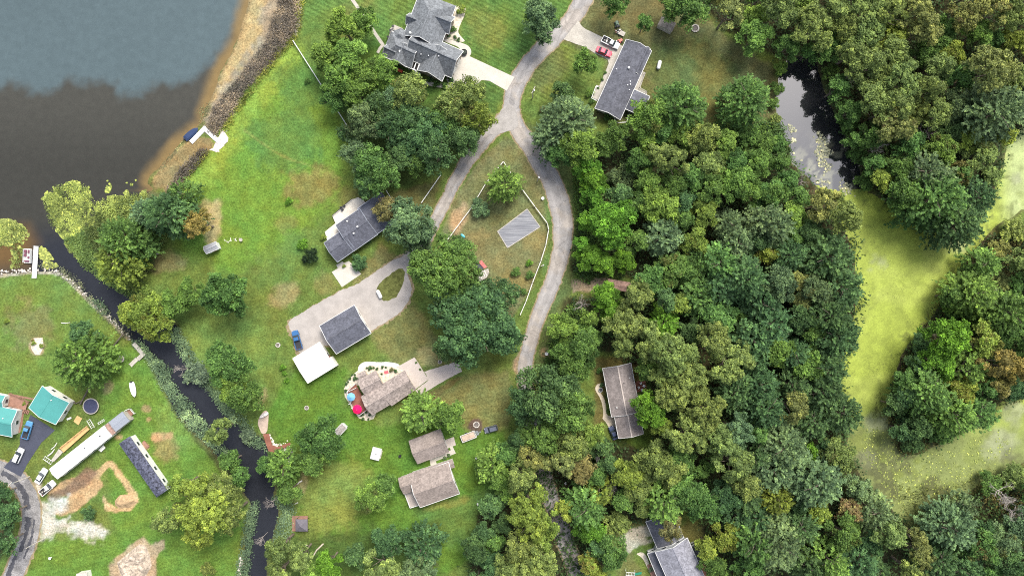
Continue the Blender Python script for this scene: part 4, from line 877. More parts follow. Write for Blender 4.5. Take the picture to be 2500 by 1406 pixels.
# ------------------------------------------------------------------ vehicles
def hull(stations, zs=0.0):
    rs = []
    for x, w, zb, zt, zm in stations:
        rs.append([(x, -w * .88, zb), (x, -w, zb + (zt - zb) * .25), (x, -w, zb + (zt - zb) * zm), (x, -w * .86, zt), (x, w * .86, zt), (x, w, zb + (zt - zb) * zm), (x, w, zb + (zt - zb) * .25), (x, w * .88, zb)])
    return rs
def car(name, label, cat, px, py, dx, dy, L, Wd, kind, c, cargo=None):
    o = thing(name, label, cat, P(px, py, .06), math.atan2(-dy, dx)); h = Wd / 2
    body = paint('car_paint_%.2f_%.2f_%.2f' % c, c, .28, .5, .1, .5); l2 = L / 2
    hood = .92 if kind == 'sedan' else 1.02
    st = [(-l2, h * .84, .45, hood * .8, .6), (-l2 * .96, h * .95, .32, hood * .96, .7), (-l2 * .6, h, .28, hood, .75), (0, h, .26, hood, .75), (l2 * .62, h, .28, hood * .97, .75), (l2 * .92, h * .94, .32, hood * .86, .7), (l2, h * .80, .45, hood * .7, .6)]
    if kind == 'pickup':
        # cab and nose, then an open bed behind
        MB().rings(hull([s for s in st if s[0] >= 0] [:0] + [(-l2 * .12, h, .3, hood, .75), (l2 * .62, h, .3, hood, .75), (l2 * .92, h * .95, .34, hood * .9, .7), (l2, h * .82, .5, hood * .75, .6)])).build('body', body, o, local=True)
        bd = MB(); bd.box((-l2 * .56, 0), (l2 * .88, Wd * .96), 0, .45, .62); bed = bd.build('bed_floor', M_dark, o, local=True)
        for s in (-1, 1): MB().box((-l2 * .56, s * h * .93), (l2 * .88, .14), 0, .4, 1.02).build('bed_side', body, o, local=True)
        MB().box((-l2 * .985, 0), (.12, Wd * .9), 0, .45, 1.0).build('tailgate', body, o, local=True)
        gx0, gx1, tx0, tx1, zt = -l2 * .12, l2 * .50, -l2 * .06, l2 * .26, 1.72
        if cargo == 'junk':
            for k in range(7): MB().box((-l2 * .56 + rnd.uniform(-.7, .7), rnd.uniform(-.5, .5)), (rnd.uniform(.3, .6), rnd.uniform(.2, .5)), rnd.uniform(0, 3), .62, rnd.uniform(.8, 1.15)).build('cargo', [M_dark, M_wood, M_offw][k % 3], bed, local=True)
    else:
        MB().rings(hull(st)).build('body', body, o, local=True)
        gx0, gx1, tx0, tx1, zt = (-l2 * .72, l2 * .40, -l2 * .42, l2 * .10, 1.42) if kind == 'sedan' else (-l2 * .94, l2 * .46, -l2 * .80, l2 * .18, 1.72)
    bw, tw = h * .86, h * .68; zb = hood - .03
    MB().add([(gx0, -bw, zb), (gx1, -bw, zb), (gx1, bw, zb), (gx0, bw, zb), (tx0, -tw, zt), (tx1, -tw, zt), (tx1, tw, zt), (tx0, tw, zt)], [(0, 3, 2, 1), (0, 1, 5, 4), (1, 2, 6, 5), (2, 3, 7, 6), (3, 0, 4, 7), (4, 5, 6, 7)]).build('windows', M_glass, o, local=True)
    MB().rings([[(tx0 - .05, -tw * 1.02, zt - .02), (tx1 + .05, -tw * 1.02, zt - .02), (tx1 + .05, tw * 1.02, zt - .02), (tx0 - .05, tw * 1.02, zt - .02)], [(tx0 + .1, -tw * .85, zt + .06), (tx1 - .1, -tw * .85, zt + .06), (tx1 - .1, tw * .85, zt + .06), (tx0 + .1, tw * .85, zt + .06)]]).build('roof_panel', body, o, local=True)
    for s in (-1, 1):
        MB().box((l2 * .93, s * h * .62), (.22, .38), 0, hood * .62, hood * .82).build('headlight', M_white, o, local=True)
        MB().box((-l2 * .97, s * h * .68), (.12, .30), 0, hood * .6, hood * .85).build('tail_light', paint('red_lamp', (.4, .01, .01), .3), o, local=True)
        MB().box((gx1 - .1, s * (h + .08)), (.14, .18), 0, hood - .05, hood + .12).build('mirror', body, o, local=True)
        for x in (-l2 * .60, l2 * .62):
            t = MB().tube((x, s * h * .70, .34), (x, s * (h * 1.01), .34), .34, n=14).build('wheel', M_dark, o, local=True)
            MB().tube((x, s * h * 1.0, .34), (x, s * (h * 1.03), .34), .2, n=10).build('rim', M_metal, t, local=True)
    return o
car('pickup_truck', 'blue pickup truck with dark bed parked on the gravel drive', 'pickup', 727, 829, -9, -32, 5.6, 2.0, 'pickup', (.035, .13, .31))
car('pickup_truck', 'silver and white pickup with loaded black bed on the ranch drive', 'pickup', 1490, 107, 36, 18, 5.5, 2.0, 'pickup', (.62, .64, .64), 'junk')
car('sedan_car', 'pinkish red sedan parked on the ranch drive', 'car', 1474, 129, 34, 14, 4.8, 1.85, 'sedan', (.55, .025, .07))
car('pickup_truck', 'light blue pickup truck nearest the teal garage on the black drive', 'pickup', 71, 1048, 12, -38, 5.3, 2.0, 'pickup', (.09, .27, .48))
car('sedan_car', 'white car halfway down the black drive', 'car', 49.5, 1110, 15, -33, 4.5, 1.85, 'suv', (.78, .78, .78))
car('sedan_car', 'white sedan parked on the grass at the end of the white trailer', 'car', 104.5, 1160, 21, -34, 4.9, 1.85, 'sedan', (.80, .82, .82))
car('pickup_truck', 'white pickup truck parked on dirt beside the white sedan', 'pickup', 120, 1189, 32, -28, 5.3, 1.95, 'pickup', (.78, .78, .74), 'junk')
car('suv_car', 'dark grey utility vehicle hitched ahead of the loaded trailer', 'car', 1199, 1046, -30, 8, 4.0, 1.75, 'suv', (.12, .13, .17))
car('sedan_car', 'dark blue car half hidden at the garage of the house in the trees', 'car', 1497, 1055, -4, -10, 4.2, 1.8, 'sedan', (.03, .045, .10))

def boat(name, label, px, py, dx, dy, L, Wd, c, inner, z=-.45, cover=None, motor=True):
    o = thing(name, label, 'boat', P(px, py, z), math.atan2(-dy, dx)); h = Wd / 2; m = paint(name + '_hull', c, .35, .5, 0, .4)
    prof = [(-.5, .82), (-.3, .98), (0, 1.0), (.25, .82), (.4, .5), (.5, .04)]
    out = [(x * L, h * w) for x, w in prof]; ring = [(x, -y) for x, y in out] + [(x, y) for x, y in out[::-1]]
    lo = [(x * .92, y * .6, 0) for x, y in ring]; hi = [(x, y, .75) for x, y in ring]; inn = [(x * .86 - .05, y * .8, .75) for x, y in ring]; flo = [(x * .8, y * .7, .35) for x, y in ring]
    MB().rings([lo, hi, inn, flo]).build('hull', m, o, local=True)
    if cover: MB().rings([[(x * 1.01, y * 1.01, .77) for x, y in ring], [(x * .7, y * .6, 1.1) for x, y in ring]]).build('cover', cover, o, local=True)
    else:
        MB().box((-.05 * L, 0), (.4, Wd * .6), 0, .36, .66).build('bench', inner, o, local=True); MB().box((.18 * L, 0), (.3, Wd * .5), 0, .36, .7).build('console', inner, o, local=True)
    if motor: MB().box((-L * .53, 0), (.45, .35), 0, .3, 1.15).build('motor', M_dark, o, local=True)
    return o
boat('covered_boat', 'navy covered motorboat moored against the white L-shaped dock', 470, 328, 20, -17, 5.0, 2.0, (.55, .56, .58), M_dark, -.55, paint('navy_cover', (.035, .055, .12), .8, .1))
boat('white_boat', 'white boat lying on the grass above the trailers', 328, 950, 3, 14, 4.4, 1.7, (.78, .78, .76), M_offw, .1)
boat('rowing_boat', 'upturned-looking white dinghy on the sandy ramp by the channel', 646, 1012, -18, 11, 2.8, 1.0, (.80, .74, .72), M_offw, .04, None, False)
pb = thing('pontoon_boat', 'white pontoon boat with maroon seats moored at the straight dock', 'boat', P(70, 625, -.3), math.radians(88))
for s in (-1, 1): MB().tube((-2.1, s * .75, 0), (2.0, s * .75, 0), .32, n=10).build('pontoon', M_metal, pb, local=True)
MB().box((0, 0), (4.2, 2.1), 0, .3, .42).build('deck', M_offw, pb, local=True)
for s in (-1, 1): MB().box((0, s * 1.0), (4.0, .06), 0, .42, 1.0).build('side_rail', M_white, pb, local=True)
for x, y, a, b in ((1.3, .5, 1.0, .6), (1.3, -.5, 1.0, .6), (.2, .55, .8, .6), (-.4, -.5, .6, .6), (-1.5, .0, .5, 1.4)): MB().box((x, y), (a, b), 0, .42, .85).build('seat', paint('maroon_vinyl', (.16, .05, .08), .5), pb, local=True)

# ------------------------------------------------------------------ yard things
def tank(label, px, py, dx, dy, L=2.7, r=.55):
    o = thing('propane_tank', label, 'tank', P(px, py), math.atan2(-dy, dx)); rs = []
    for x, k in ((-.5, .25), (-.47, .6), (-.4, .92), (-.33, 1), (.33, 1), (.4, .92), (.47, .6), (.5, .25)):
        rs.append([(x * L, r * k * math.cos(t * math.pi / 6), .75 + r * k * math.sin(t * math.pi / 6)) for t in range(12)])
    MB().rings(rs).build('tank_body', M_white, o, True, local=True)
    for s in (-1, 1): MB().box((s * L * .25, 0), (.18, .8), 0, 0, .4).build('saddle', M_metal, o, local=True)
    MB().cyl((0, 0), .16, .75 + r - .05, .75 + r + .16, 8).build('valve_dome', M_metal, o, local=True)
tank('white propane tank on the lawn right of the ranch house', 1608, 161, 5, -20); tank('white propane tank inside the gravel loop', 927, 718, 9, 18)
tr = thing('trampoline', 'round dark trampoline with white rim right of the teal garage', 'trampoline', P(226, 990)); x, y = tr.location.x, tr.location.y
MB().cyl((x, y), 2.12, .82, .86, 32).build('mat', surf('trampoline_mat', (.05, .055, .10), .7, .1, 1, 6, .2), tr)
rg = MB(); n = 32; rg.rings([[(x + r * math.cos(2 * math.pi * i / n), y + r * math.sin(2 * math.pi * i / n), z) for i in range(n)] for r, z in ((2.1, .80), (2.34, .80), (2.34, .92), (2.1, .92), (2.1, .80))], False); rg.build('rim_pad', M_conc2, tr)
for i in range(6): MB().tube((x + 2.25 * math.cos(i * 1.047), y + 2.25 * math.sin(i * 1.047), 0), (x + 2.25 * math.cos(i * 1.047), y + 2.25 * math.sin(i * 1.047), .82), .04).build('leg', M_metal, tr)
tp = thing('ground_tarp', 'rectangular streaked grey tarp pad lying on the fenced lawn', 'tarp', P(1267, 557))
def tarp_f(nt, b):
    g = node(nt, 'ShaderNodeNewGeometry'); mp = node(nt, 'ShaderNodeMapping'); nt.links.new(g.outputs['Position'], mp.inputs[0]); mp.inputs['Rotation'].default_value = (0, 0, math.radians(-37)); mp.inputs['Scale'].default_value = (.12, 2.8, 1)
    n1 = noise(nt, 1.2, 5, .65, mp.outputs[0]); r1 = ramp(nt, n1.outputs[0], [(.36, (.125, .13, .15)), (.5, (.185, .19, .21)), (.66, (.31, .315, .33))])
    nt.links.new(r1.outputs[0], b.inputs['Base Color']); b.inputs['Roughness'].default_value = .7; bump(nt, b, n1.outputs[0], .4, .05)
TC = [np.array(q, float) for q in ((1214.7, 565), (1287, 510.6), (1318.7, 554), (1239, 605))]
MB().prism([tuple(P2(q)) for q in TC], .02, .07).build('sheet', mat('streaked_tarp', tarp_f), tp)
for i in range(4): MB().bar(P2(TC[i]), P2(TC[(i + 1) % 4]), .22, .03, .14).build('edge_board', M_wood, tp)
ps = thing('play_set', 'wooden play set with dark and red canopy panels beside the bright oak', 'play set', P(1172, 660))
pf = lambda L: [tuple(P2((1060 + a / 4.136, 380 + b / 4.136), 2.2)) for a, b in L]
MB().prism(pf([(368, 1120), (455, 1060), (500, 1140), (430, 1180)]), 2.2, 2.3).build('dark_canopy', surf('black_canvas', (.06, .06, .075), .7, .1, 1, 6, .2), ps)
MB().prism(pf([(448, 1075), (478, 1055), (535, 1125), (505, 1140)]), 2.3, 2.4).build('red_canopy', surf('faded_red_canvas', (.55, .16, .15), .7, .25, 2, 6, .2), ps)
MB().prism(pf([(430, 1200), (505, 1150), (545, 1140), (555, 1180), (530, 1230), (450, 1275)]), 1.2, 1.35).build('platform', M_wood, ps)
for k in range(5): MB().bar(pf([(438 + k * 17, 1196 - k * 10)])[0], pf([(462 + k * 17, 1250 - k * 10)])[0], .16, 2.2, 2.32).build('slat', M_offw, ps)
for q in ((372, 1118), (456, 1062), (535, 1128), (548, 1180), (450, 1272), (432, 1204)): MB().box(pf([q])[0], (.12, .12), .4, 0, 2.25).build('post', M_wood, ps)
ss_ = thing('spring_see_saw', 'small play see-saw with teal seat and white seat beside the fence', 'see-saw', P(1122, 586), math.atan2(16, 14))
MB().box((0, 0), (2.6, .3), 0, .45, .55).build('beam', M_metal, ss_, local=True); MB().cyl((0, 0), .3, 0, .45, 10, .2).build('pivot', M_dark, ss_, local=True)
for s, m, nme in ((1, paint('teal_plastic', (.06, .33, .37), .4), 'teal_seat'), (-1, M_white, 'white_seat')):
    rs = [[(s * 1.55 + .42 * k * math.cos(t * math.pi / 6), .85 * k * math.sin(t * math.pi / 6), z) for t in range(12)] for k, z in ((.7, .35), (1, .5), (.9, .72), (.4, .78))]
    MB().rings(rs).build(nme, m, ss_, local=True)
ht = thing('hot_tub', 'white covered square tub alone on the south lawn', 'hot tub', P(919, 1106), math.radians(-14))
MB().rings([[(sx * 1.35 * k, sy * 1.75 * k, z) for sx, sy in ((-1, -1), (1, -1), (1, 1), (-1, 1))] for k, z in ((.96, 0), (1, .8), (.98, .95), (.85, 1.02))]).build('cover', M_white, ht, local=True)
MB().box((0, 0), (.7, .12), .3, 1.02, 1.06).build('handle', M_dark, ht, local=True); MB().box((1.45, 0), (.3, 2.4), 0, 0, .35).build('step', M_wood, ht, local=True)
ut = thing('utility_trailer', 'flat utility trailer loaded with tan boards behind the dark vehicle', 'trailer', P(1144, 1064), math.atan2(14, 36))
MB().box((0, 0), (4.4, 2.0), 0, .5, .62).build('bed', M_wood, ut, local=True); MB().box((-.1, .0), (3.6, 1.5), 0, .62, .95).build('load', surf('tan_plywood', (.47, .36, .28), .85, .15, 1, 6, .2), ut, local=True)
for s in (-1, 1):
    MB().box((0, s * 1.0), (4.4, .1), 0, .62, .95).build('side_rail', M_white, ut, local=True); MB().box((s * 2.2, 0), (.1, 2.1), 0, .62, .95).build('end_rail', M_white, ut, local=True)
    MB().tube((-.3, s * 1.02, .35), (-.3, s * 1.25, .35), .35, n=12).build('wheel', M_dark, ut, local=True)
for s in (-.5, .5): MB().bar((2.2, s), (3.9, 0), .1, .45, .55).build('tongue', M_metal, ut, local=True)
for k in range(3): MB().box((2.5 + k * .25, 0), (.1, 1.4), 0, .55, .6).build('rung', M_metal, ut, local=True)
tt = thing('tool_trailer', 'small open trailer piled with tools up-left of the silver pickup', 'trailer', P(1511, 80), math.atan2(-8, 16))
MB().box((.6, 0), (2.4, 1.3), 0, .45, .55).build('bed', M_wood, tt, local=True)
for s in (-1, 1): MB().tube((.5, s * .65, .3), (.5, s * .85, .3), .3, n=12).build('wheel', M_dark, tt, local=True)
for k in range(9): MB().box((rnd.uniform(-1.3, .2), rnd.uniform(-.6, .6)), (rnd.uniform(.2, .5), rnd.uniform(.15, .4)), rnd.uniform(0, 3), .5, rnd.uniform(.7, 1.2)).build('tool', [M_dark, M_red, M_offw][k % 3], tt, local=True)
def mower(label, px, py, ang, c):
    o = thing('lawn_tractor', label, 'mower', P(px, py), ang); m = paint(f'tractor_{c[0]:.2f}', c, .4)
    MB().rings([[(x, y * w, z) for y, z in ((-.4, .35), (-.38, .8), (.38, .8), (.4, .35))] for x, w in ((-.1, 1), (.6, 1), (1.0, .8))]).build('hood', m, o, local=True)
    MB().box((-.5, 0), (.55, .55), 0, .5, .75).build('seat', M_dark, o, local=True); MB().box((-.1, 0), (1.0, 1.2), 0, .15, .32).build('deck', m, o, local=True)
    for x, r in ((-.6, .33), (.75, .22)):
        for s in (-1, 1): MB().tube((x, s * .45, r), (x, s * .68, r), r, n=12).build('wheel', M_dark, o, local=True)
mower('red lawn tractor between the silver pickup and ranch roof', 1511, 103, .5, (.45, .06, .03)); mower('dark green tractor above the tool trailer', 1506, 62, 1.8, (.03, .09, .05))
def ring_pit(label, px, py, r, name='fire_pit'):
    o = thing(name, label, 'fire pit', P(px, py)); x, y = o.location.x, o.location.y; n = 10
    for i in range(n):
        a = 2 * math.pi * i / n; MB().box((x + r * math.cos(a), y + r * math.sin(a)), (r * .35, r * .55), a, 0, .28).build('stone', M_rock, o)
    MB().cyl((x, y), r * .75, .01, .06, 14).build('ash', surf('ash', (.16, .14, .13), .9, .3, 3, 9, .1), o)
ring_pit('stone ring fire pit left of the umbrella house lawn', 749, 995, .55); ring_pit('stone ring above the paved drive', 1074, 883, .5); ring_pit('round stone lid on the lawn left of the blue pickup', 679, 842, .6)
ring_pit('stone fire pit among logs beside the weathered dock', 296, 876, .8); ring_pit('big fire ring on dark soil by the loaded trailer', 1163, 1036, .8)
ring_pit('reddish fire ring on the lawn right of the garden shed', 1697, 70, 1.0)
def log(label, a, b, r, c=(.55, .48, .38)):
    o = thing('fallen_log', label, 'log', P(*a)); A, B = P(*a), P(*b); A.z = B.z = r; M_ = (A + B) / 2 + Vector(((B - A).y, -(B - A).x, 0)) * .08; m = surf(f'log_{c[0]:.2f}', c, .9, .25, 2, 9, .1)
    MB().tube(A, M_, r, r * .9, 8).build('trunk', m, o); MB().tube(M_, B, r * .88, r * .6, 8).build('trunk_end', m, o)
log('pale curved log on the grass below the canopy gazebo', (790, 1326), (762, 1362), .22); log('short pale log left of the curved one', (750, 1328), (735, 1344), .26); log('thin forked log nearest the channel below the gazebo', (738, 1352), (730, 1366), .14)
log('broken white log where lawn meets channel trees', (738, 1172), (724, 1184), .22, (.6, .56, .5)); log('short log by the channel above the gazebo', (728, 1226), (720, 1230), .14, (.6, .5, .4))
log('white driftwood trunk right of the two garden bushes by the timber fence', (150, 788), (172, 787), .12, (.62, .6, .55))
log('fallen grey trunk on the dry lawn near the lily shore', (372, 620), (392, 618), .2, (.5, .46, .42))
log('white timber pile end by the trailer dirt', (126, 1096), (140, 1080), .14, (.7, .68, .62)); log('pale timber heap left of the plank deck', (118, 1112), (134, 1096), .2, (.68, .66, .6))
def slab(name, label, cat, poly, z, m, z0=.01, part=None):
    o = MB().prism([tuple(P2(p)) for p in poly], z0, z).build(name, m, None, origin=centre_of(poly), label=label, cat=cat); return o
slab('plywood_sheet', 'tan plywood sheet on the grass left of the white trailer', 'board', [(180, 1028), (189, 1014), (201, 1021), (192, 1037)], .12, M_tan)
slab('white_board', 'white board leaning at the right of the teal garage', 'board', [(164, 1021), (174, 1017), (175, 1021), (166, 1025)], .3, M_white)
def ladder(label, a, b, w=.5):
    o = thing('ladder', label, 'ladder', P(*a)); A, B = P2(a), P2(b); u = (B - A) / np.linalg.norm(B - A); n = np.array([-u[1], u[0]])
    for s in (-1, 1): MB().bar(A + n * s * w, B + n * s * w, .1, .1, .2).build('side_rail', M_white, o)
    k = int(np.linalg.norm(B - A) / .6)
    for i in range(k + 1): c = A + (B - A) * (i + .3) / (k + .6); MB().bar(c - n * w, c + n * w, .08, .11, .19).build('rung', M_white, o)
ladder('white ladder frame lying above the plank deck', (216, 1024), (228, 1044)); ladder('white ladder frame beside the ramp of the white trailer', (108, 1116), (128, 1130)); ladder('white ladder frame along the upper side of the white trailer', (240, 1034), (256, 1024), .25)
def rail_line():
    pass
sl = thing('slide', 'green playground slide with white frame beside the lavender house', 'slide', P(1548, 1396), math.radians(-4))
MB().add([(0, -.35, 1.5), (2.2, -.35, .15), (2.2, .35, .15), (0, .35, 1.5), (0, -.35, 1.4), (2.2, -.35, .05), (2.2, .35, .05), (0, .35, 1.4)], [(0, 1, 2, 3), (7, 6, 5, 4), (0, 4, 5, 1), (1, 5, 6, 2), (2, 6, 7, 3), (3, 7, 4, 0)]).build('chute', paint('green_plastic', (.02, .20, .12), .4), sl, local=True)
for s in (-1, 1): MB().tube((-2.6, s * .45, 1.6), (0, s * .45, 1.6), .07).build('frame_rail', M_white, sl, local=True)
for k in range(6): MB().tube((-2.4 + k * .45, -.45, 1.6), (-2.4 + k * .45, .45, 1.6), .05).build('rung', M_white, sl, local=True)
for x in (-2.6, 0):
    for s in (-1, 1): MB().tube((x, s * .45, 1.6), (x, s * .7, 0), .05).build('leg', M_white, sl, local=True)
def chair(label, px, py, ang, m, grp):
    o = thing('patio_chair', label, 'chair', P(px, py, .5), ang, grp)
    MB().box((0, 0), (.6, .6), 0, .32, .44).build('seat', m, o, local=True); MB().box((-.3, 0), (.1, .6), 0, .44, .9).build('backrest', m, o, local=True)
    for sx in (-1, 1):
        for sy in (-1, 1): MB().box((sx * .25, sy * .25), (.06, .06), 0, 0, .32).build('leg', m, o, local=True)
for i, (x, y, a) in enumerate(((1564, 935, -1.2), (1571, 941, 2.6), (1559, 945, 0.6), (1567, 951, 1.8))):
    chair(['topmost', 'rightmost', 'leftmost', 'lowest'][i] + ' white chair on the red deck behind the house in the trees', x, y, a, M_white, 'white chairs on the red deck')
for i, (x, y, a) in enumerate(((954, 76, .3), (963, 78, 2), (960, 66, 1), (958, 101, 4), (949, 92, 0))):
    chair(['dark chair at the middle left of the patio', 'dark chair beside the patio table', 'dark chair at the patio top', 'dark chair near the turret foot', 'dark chair at the patio corner by the garden walk'][i], x, y, a, M_dark, 'dark chairs on the patio')
for i, (x, y, a) in enumerate(((834, 507, .3), (841, 503, 2), (837, 512, 1))):
    chair(['left black chair on the pale timber deck', 'right black chair on the pale timber deck', 'lower black chair on the pale timber deck'][i], x, y, a, M_dark, 'black chairs on the pale deck')
for i, (x, y) in enumerate(((690, 1100), (697, 1096), (700, 1104), (694, 1112))):
    chair(['left', 'upper', 'right', 'lower'][i] + ' grey chair on the dark pad at the end of the red boardwalk', x, y, i * 1.4, M_conc2, 'grey chairs by the channel')
slab('stone_hearth', 'dark flagged pad with pale stone edge at the end of the red boardwalk', 'patio', [(680, 1094), (700, 1086), (712, 1096), (716, 1108), (704, 1122), (690, 1118)], .05, surf('dark_flags', (.07, .07, .075), .8, .3, 2, 8, .2))
slab('garden_border', 'stone bordered flower bed of pale gravel on the left lawn', 'flower bed', [(78, 826), (104, 824), (107, 846), (98, 866), (86, 866), (76, 850)], .08, M_bed)
MB().cyl(P2((963, 1106 + 6)), .35, 0, .7, 12).build('dark_barrel', M_dark, None, origin=P(963, 1112), label='small round black barrel left of the brown garage', cat='barrel') if False else None
br = thing('burn_barrel', 'small round black barrel on the lawn left of the brown garage', 'barrel', P(977, 1112)); MB().rings([[(br.location.x + r * math.cos(t * .524), br.location.y + r * math.sin(t * .524), z) for t in range(12)] for r, z in ((.38, 0), (.42, .4), (.40, .8), (.33, .8), (.33, .3))]).build('drum', M_dark, br)
def bird(label, px, py, r, c=M_white):
    o = thing('yard_ornament', label, 'ornament', P(px, py)); x, y = o.location.x, o.location.y
    MB().cyl((x, y), r * .5, 0, .5, 8, r * .3).build('stand', c, o); MB().rings([[(x + q * math.cos(t * .628), y + q * math.sin(t * .628), z) for t in range(10)] for q, z in ((r * .3, .45), (r, .6), (r * 1.05, .7), (r * .8, .66))]).build('bowl', c, o)
bird('white birdbath on the southeast lawn of the brown house', 1168, 1228, .42); bird('white birdbath beside the feathery tree right of the brown house', 1163, 1117, .3); bird('white birdbath inside the road bend', 1325, 485, .45); bird('white ornament on dirt by the main road', 1334, 863, .5)
bird('pale birdbath at the end of the stone scatter beside the lakeside shed', 590, 586, .5, M_conc2); bird('white lawn ornament left of the white gravel', 125, 1360, .4); bird('white ornament in the shady clearing beside the lower road', 1381, 1178, .4)
wv_ = thing('round_planter', 'dark round planter at the corner of the pale concrete drive', 'planter', P(1133, 130)); x, y = wv_.location.x, wv_.location.y
MB().rings([[(x + r * math.cos(t * .524), y + r * math.sin(t * .524), z) for t in range(12)] for r, z in ((.85, 0), (1.0, .6), (.9, .65), (.8, .45))]).build('pot', M_dark, wv_); MB().cyl((x, y), .8, .4, .75, 12, .5).build('soil', surf('dark_plants', (.05, .06, .05), .9, .4, 3, 8, .1), wv_)
gr_ = thing('round_planter', 'blue grey round planter inside the curved tan walk', 'planter', P(1466, 951)); x, y = gr_.location.x, gr_.location.y
MB().rings([[(x + r * math.cos(t * .524), y + r * math.sin(t * .524), z) for t in range(12)] for r, z in ((.55, 0), (.65, .5), (.58, .52), (.5, .4))]).build('pot', W_GREY, gr_); MB().cyl((x, y), .5, .3, .45, 12).build('soil', M_dark, gr_)
tb = slab('red_mat', 'small red and white mat in the stone bed of the umbrella house', 'mat', [(937, 906), (947, 904), (949, 911), (939, 913)], .09, paint('red_mat_paint', (.62, .1, .12), .7), .05)
ac = thing('air_conditioner', 'white air conditioning unit beside the shaded wall of the multi-gabled house', 'air conditioner', P(1021, 183), -.4)
MB().box((0, 0), (1.7, .9), 0, 0, .9).build('casing', M_white, ac, local=True); MB().cyl((-.3, 0), .32, .9, .95, 12).build('fan_grille', M_dark, ac, local=True)
rc = thing('red_cushion_bench', 'orange red cushioned bench under the trees by the multi-gabled house', 'bench', P(977, 174), -.4)
MB().box((0, 0), (1.6, .8), 0, .3, .5).build('cushion', paint('red_cushion', (.6, .09, .04), .8), rc, local=True); MB().box((0, .4), (1.6, .12), 0, .3, .95).build('backrest', M_dark, rc, local=True)
for s in (-1, 1): MB().box((s * .7, 0), (.1, .7), 0, 0, .3).build('leg', M_dark, rc, local=True)
# heaps of dug earth
def heap(name, label, poly, hmax, m, seed):
    p = np.array(poly, float); xs = np.arange(p[:, 0].min(), p[:, 0].max() + 2, 2.0); ys = np.arange(p[:, 1].min(), p[:, 1].max() + 2, 2.0); X, Y = np.meshgrid(xs, ys)
    d = sdf(poly, X, Y); Z = hmax * ss(0, 14, -d) * (.35 + 1.3 * fbm(X, Y, 9, seed, 4)) - .04 - .1 * (d > 0); ii = np.arange(X.size).reshape(X.shape); Ff = np.stack([ii[1:, :-1], ii[1:, 1:], ii[:-1, 1:], ii[:-1, :-1]], -1).reshape(-1, 4)
    Ff = Ff[(d < 1).reshape(-1)[Ff].any(1)]; c = centre_of(poly); Vv = np.stack([(X - 1250) * S - c.x, (703 - Y) * S - c.y, Z], -1).reshape(-1, 3); use = np.unique(Ff); rm = np.full(len(Vv), -1); rm[use] = np.arange(len(use))
    o = link(name, mesh_np(name, Vv[use], rm[Ff], m, False), label=label, cat='earth heap'); o.location = c
heap('earth_heap', 'low tan earth heap at the end of the dug trench', [(278, 1222), (292, 1206), (318, 1204), (334, 1212), (340, 1224), (318, 1240), (290, 1242), (280, 1234)], 1.0, surf('tan_earth', (.40, .28, .16), .95, .25, 1.5, 7, .05, bmp=.6), 301)
heap('earth_heap', 'broad grey brown rubble heap near the bottom edge', [(284, 1372), (340, 1326), (356, 1330), (366, 1352), (372, 1380), (350, 1420), (300, 1420)], 1.3, surf('rubble', (.40, .33, .26), .95, .4, 1.2, 7, .05, bmp=.8), 302)
# ------------------------------------------------------------------ foliage
def leaf_f(nt, b):
    oi = node(nt, 'ShaderNodeObjectInfo'); g = node(nt, 'ShaderNodeNewGeometry'); at = node(nt, 'ShaderNodeAttribute', attribute_name='tone')
    # autumn tint on some clumps: object alpha says how much of the crown has turned
    lt = node(nt, 'ShaderNodeMath', operation='SUBTRACT'); nt.links.new(oi.outputs['Alpha'], lt.inputs[0]); nt.links.new(at.outputs['Fac'], lt.inputs[1])
    mr = node(nt, 'ShaderNodeMapRange'); nt.links.new(lt.outputs[0], mr.inputs[0]); mr.inputs[1].default_value = -.06; mr.inputs[2].default_value = .10; mr.inputs[3].default_value = 0; mr.inputs[4].default_value = .55
    rr = ramp(nt, oi.outputs['Random'], [(0, (.30, .24, .05)), (.35, (.27, .25, .05)), (.6, (.30, .19, .06)), (.8, (.24, .13, .075)), (1, (.28, .26, .06))])
    m = node(nt, 'ShaderNodeMix', data_type='RGBA'); nt.links.new(mr.outputs[0], m.inputs[0]); nt.links.new(oi.outputs['Color'], m.inputs[6]); nt.links.new(rr.outputs[0], m.inputs[7])
    r1 = ramp(nt, g.outputs['Random Per Island'], [(0, (.66, .70, .76)), (.5, (1, 1, 1)), (1, (1.35, 1.30, 1.1))])
    r2 = ramp(nt, at.outputs['Fac'], [(0, (.40, .44, .46)), (.5, (.88, .89, .90)), (.82, (1.45, 1.40, 1.28)), (1, (2.35, 2.2, 1.85))])  # random tuft tone, its bright end raised to imitate highlights on the tips
    c = mul(nt, mul(nt, m.outputs[2], r1.outputs[0]), r2.outputs[0])
    nt.links.new(c, b.inputs['Base Color']); b.inputs['Roughness'].default_value = .55; b.inputs['Specular IOR Level'].default_value = .12
    tr = node(nt, 'ShaderNodeBsdfTranslucent'); nt.links.new(mul(nt, c, (1.15, 1.1, .5)), tr.inputs[0])
    mx = node(nt, 'ShaderNodeMixShader'); mx.inputs[0].default_value = .10
    nt.links.new(b.outputs[0], mx.inputs[1]); nt.links.new(tr.outputs[0], mx.inputs[2]); nt.links.new(mx.outputs[0], nt.nodes['Material Output'].inputs[0])
M_leaf = mat('leaf', leaf_f)
M_bark = surf('grey_brown_bark', (.20, .165, .13), .9, .25, 1.5, 8, .1)
M_dead = surf('bleached_twigs', (.42, .37, .34), .9, .2, 1.5, 8, .1)

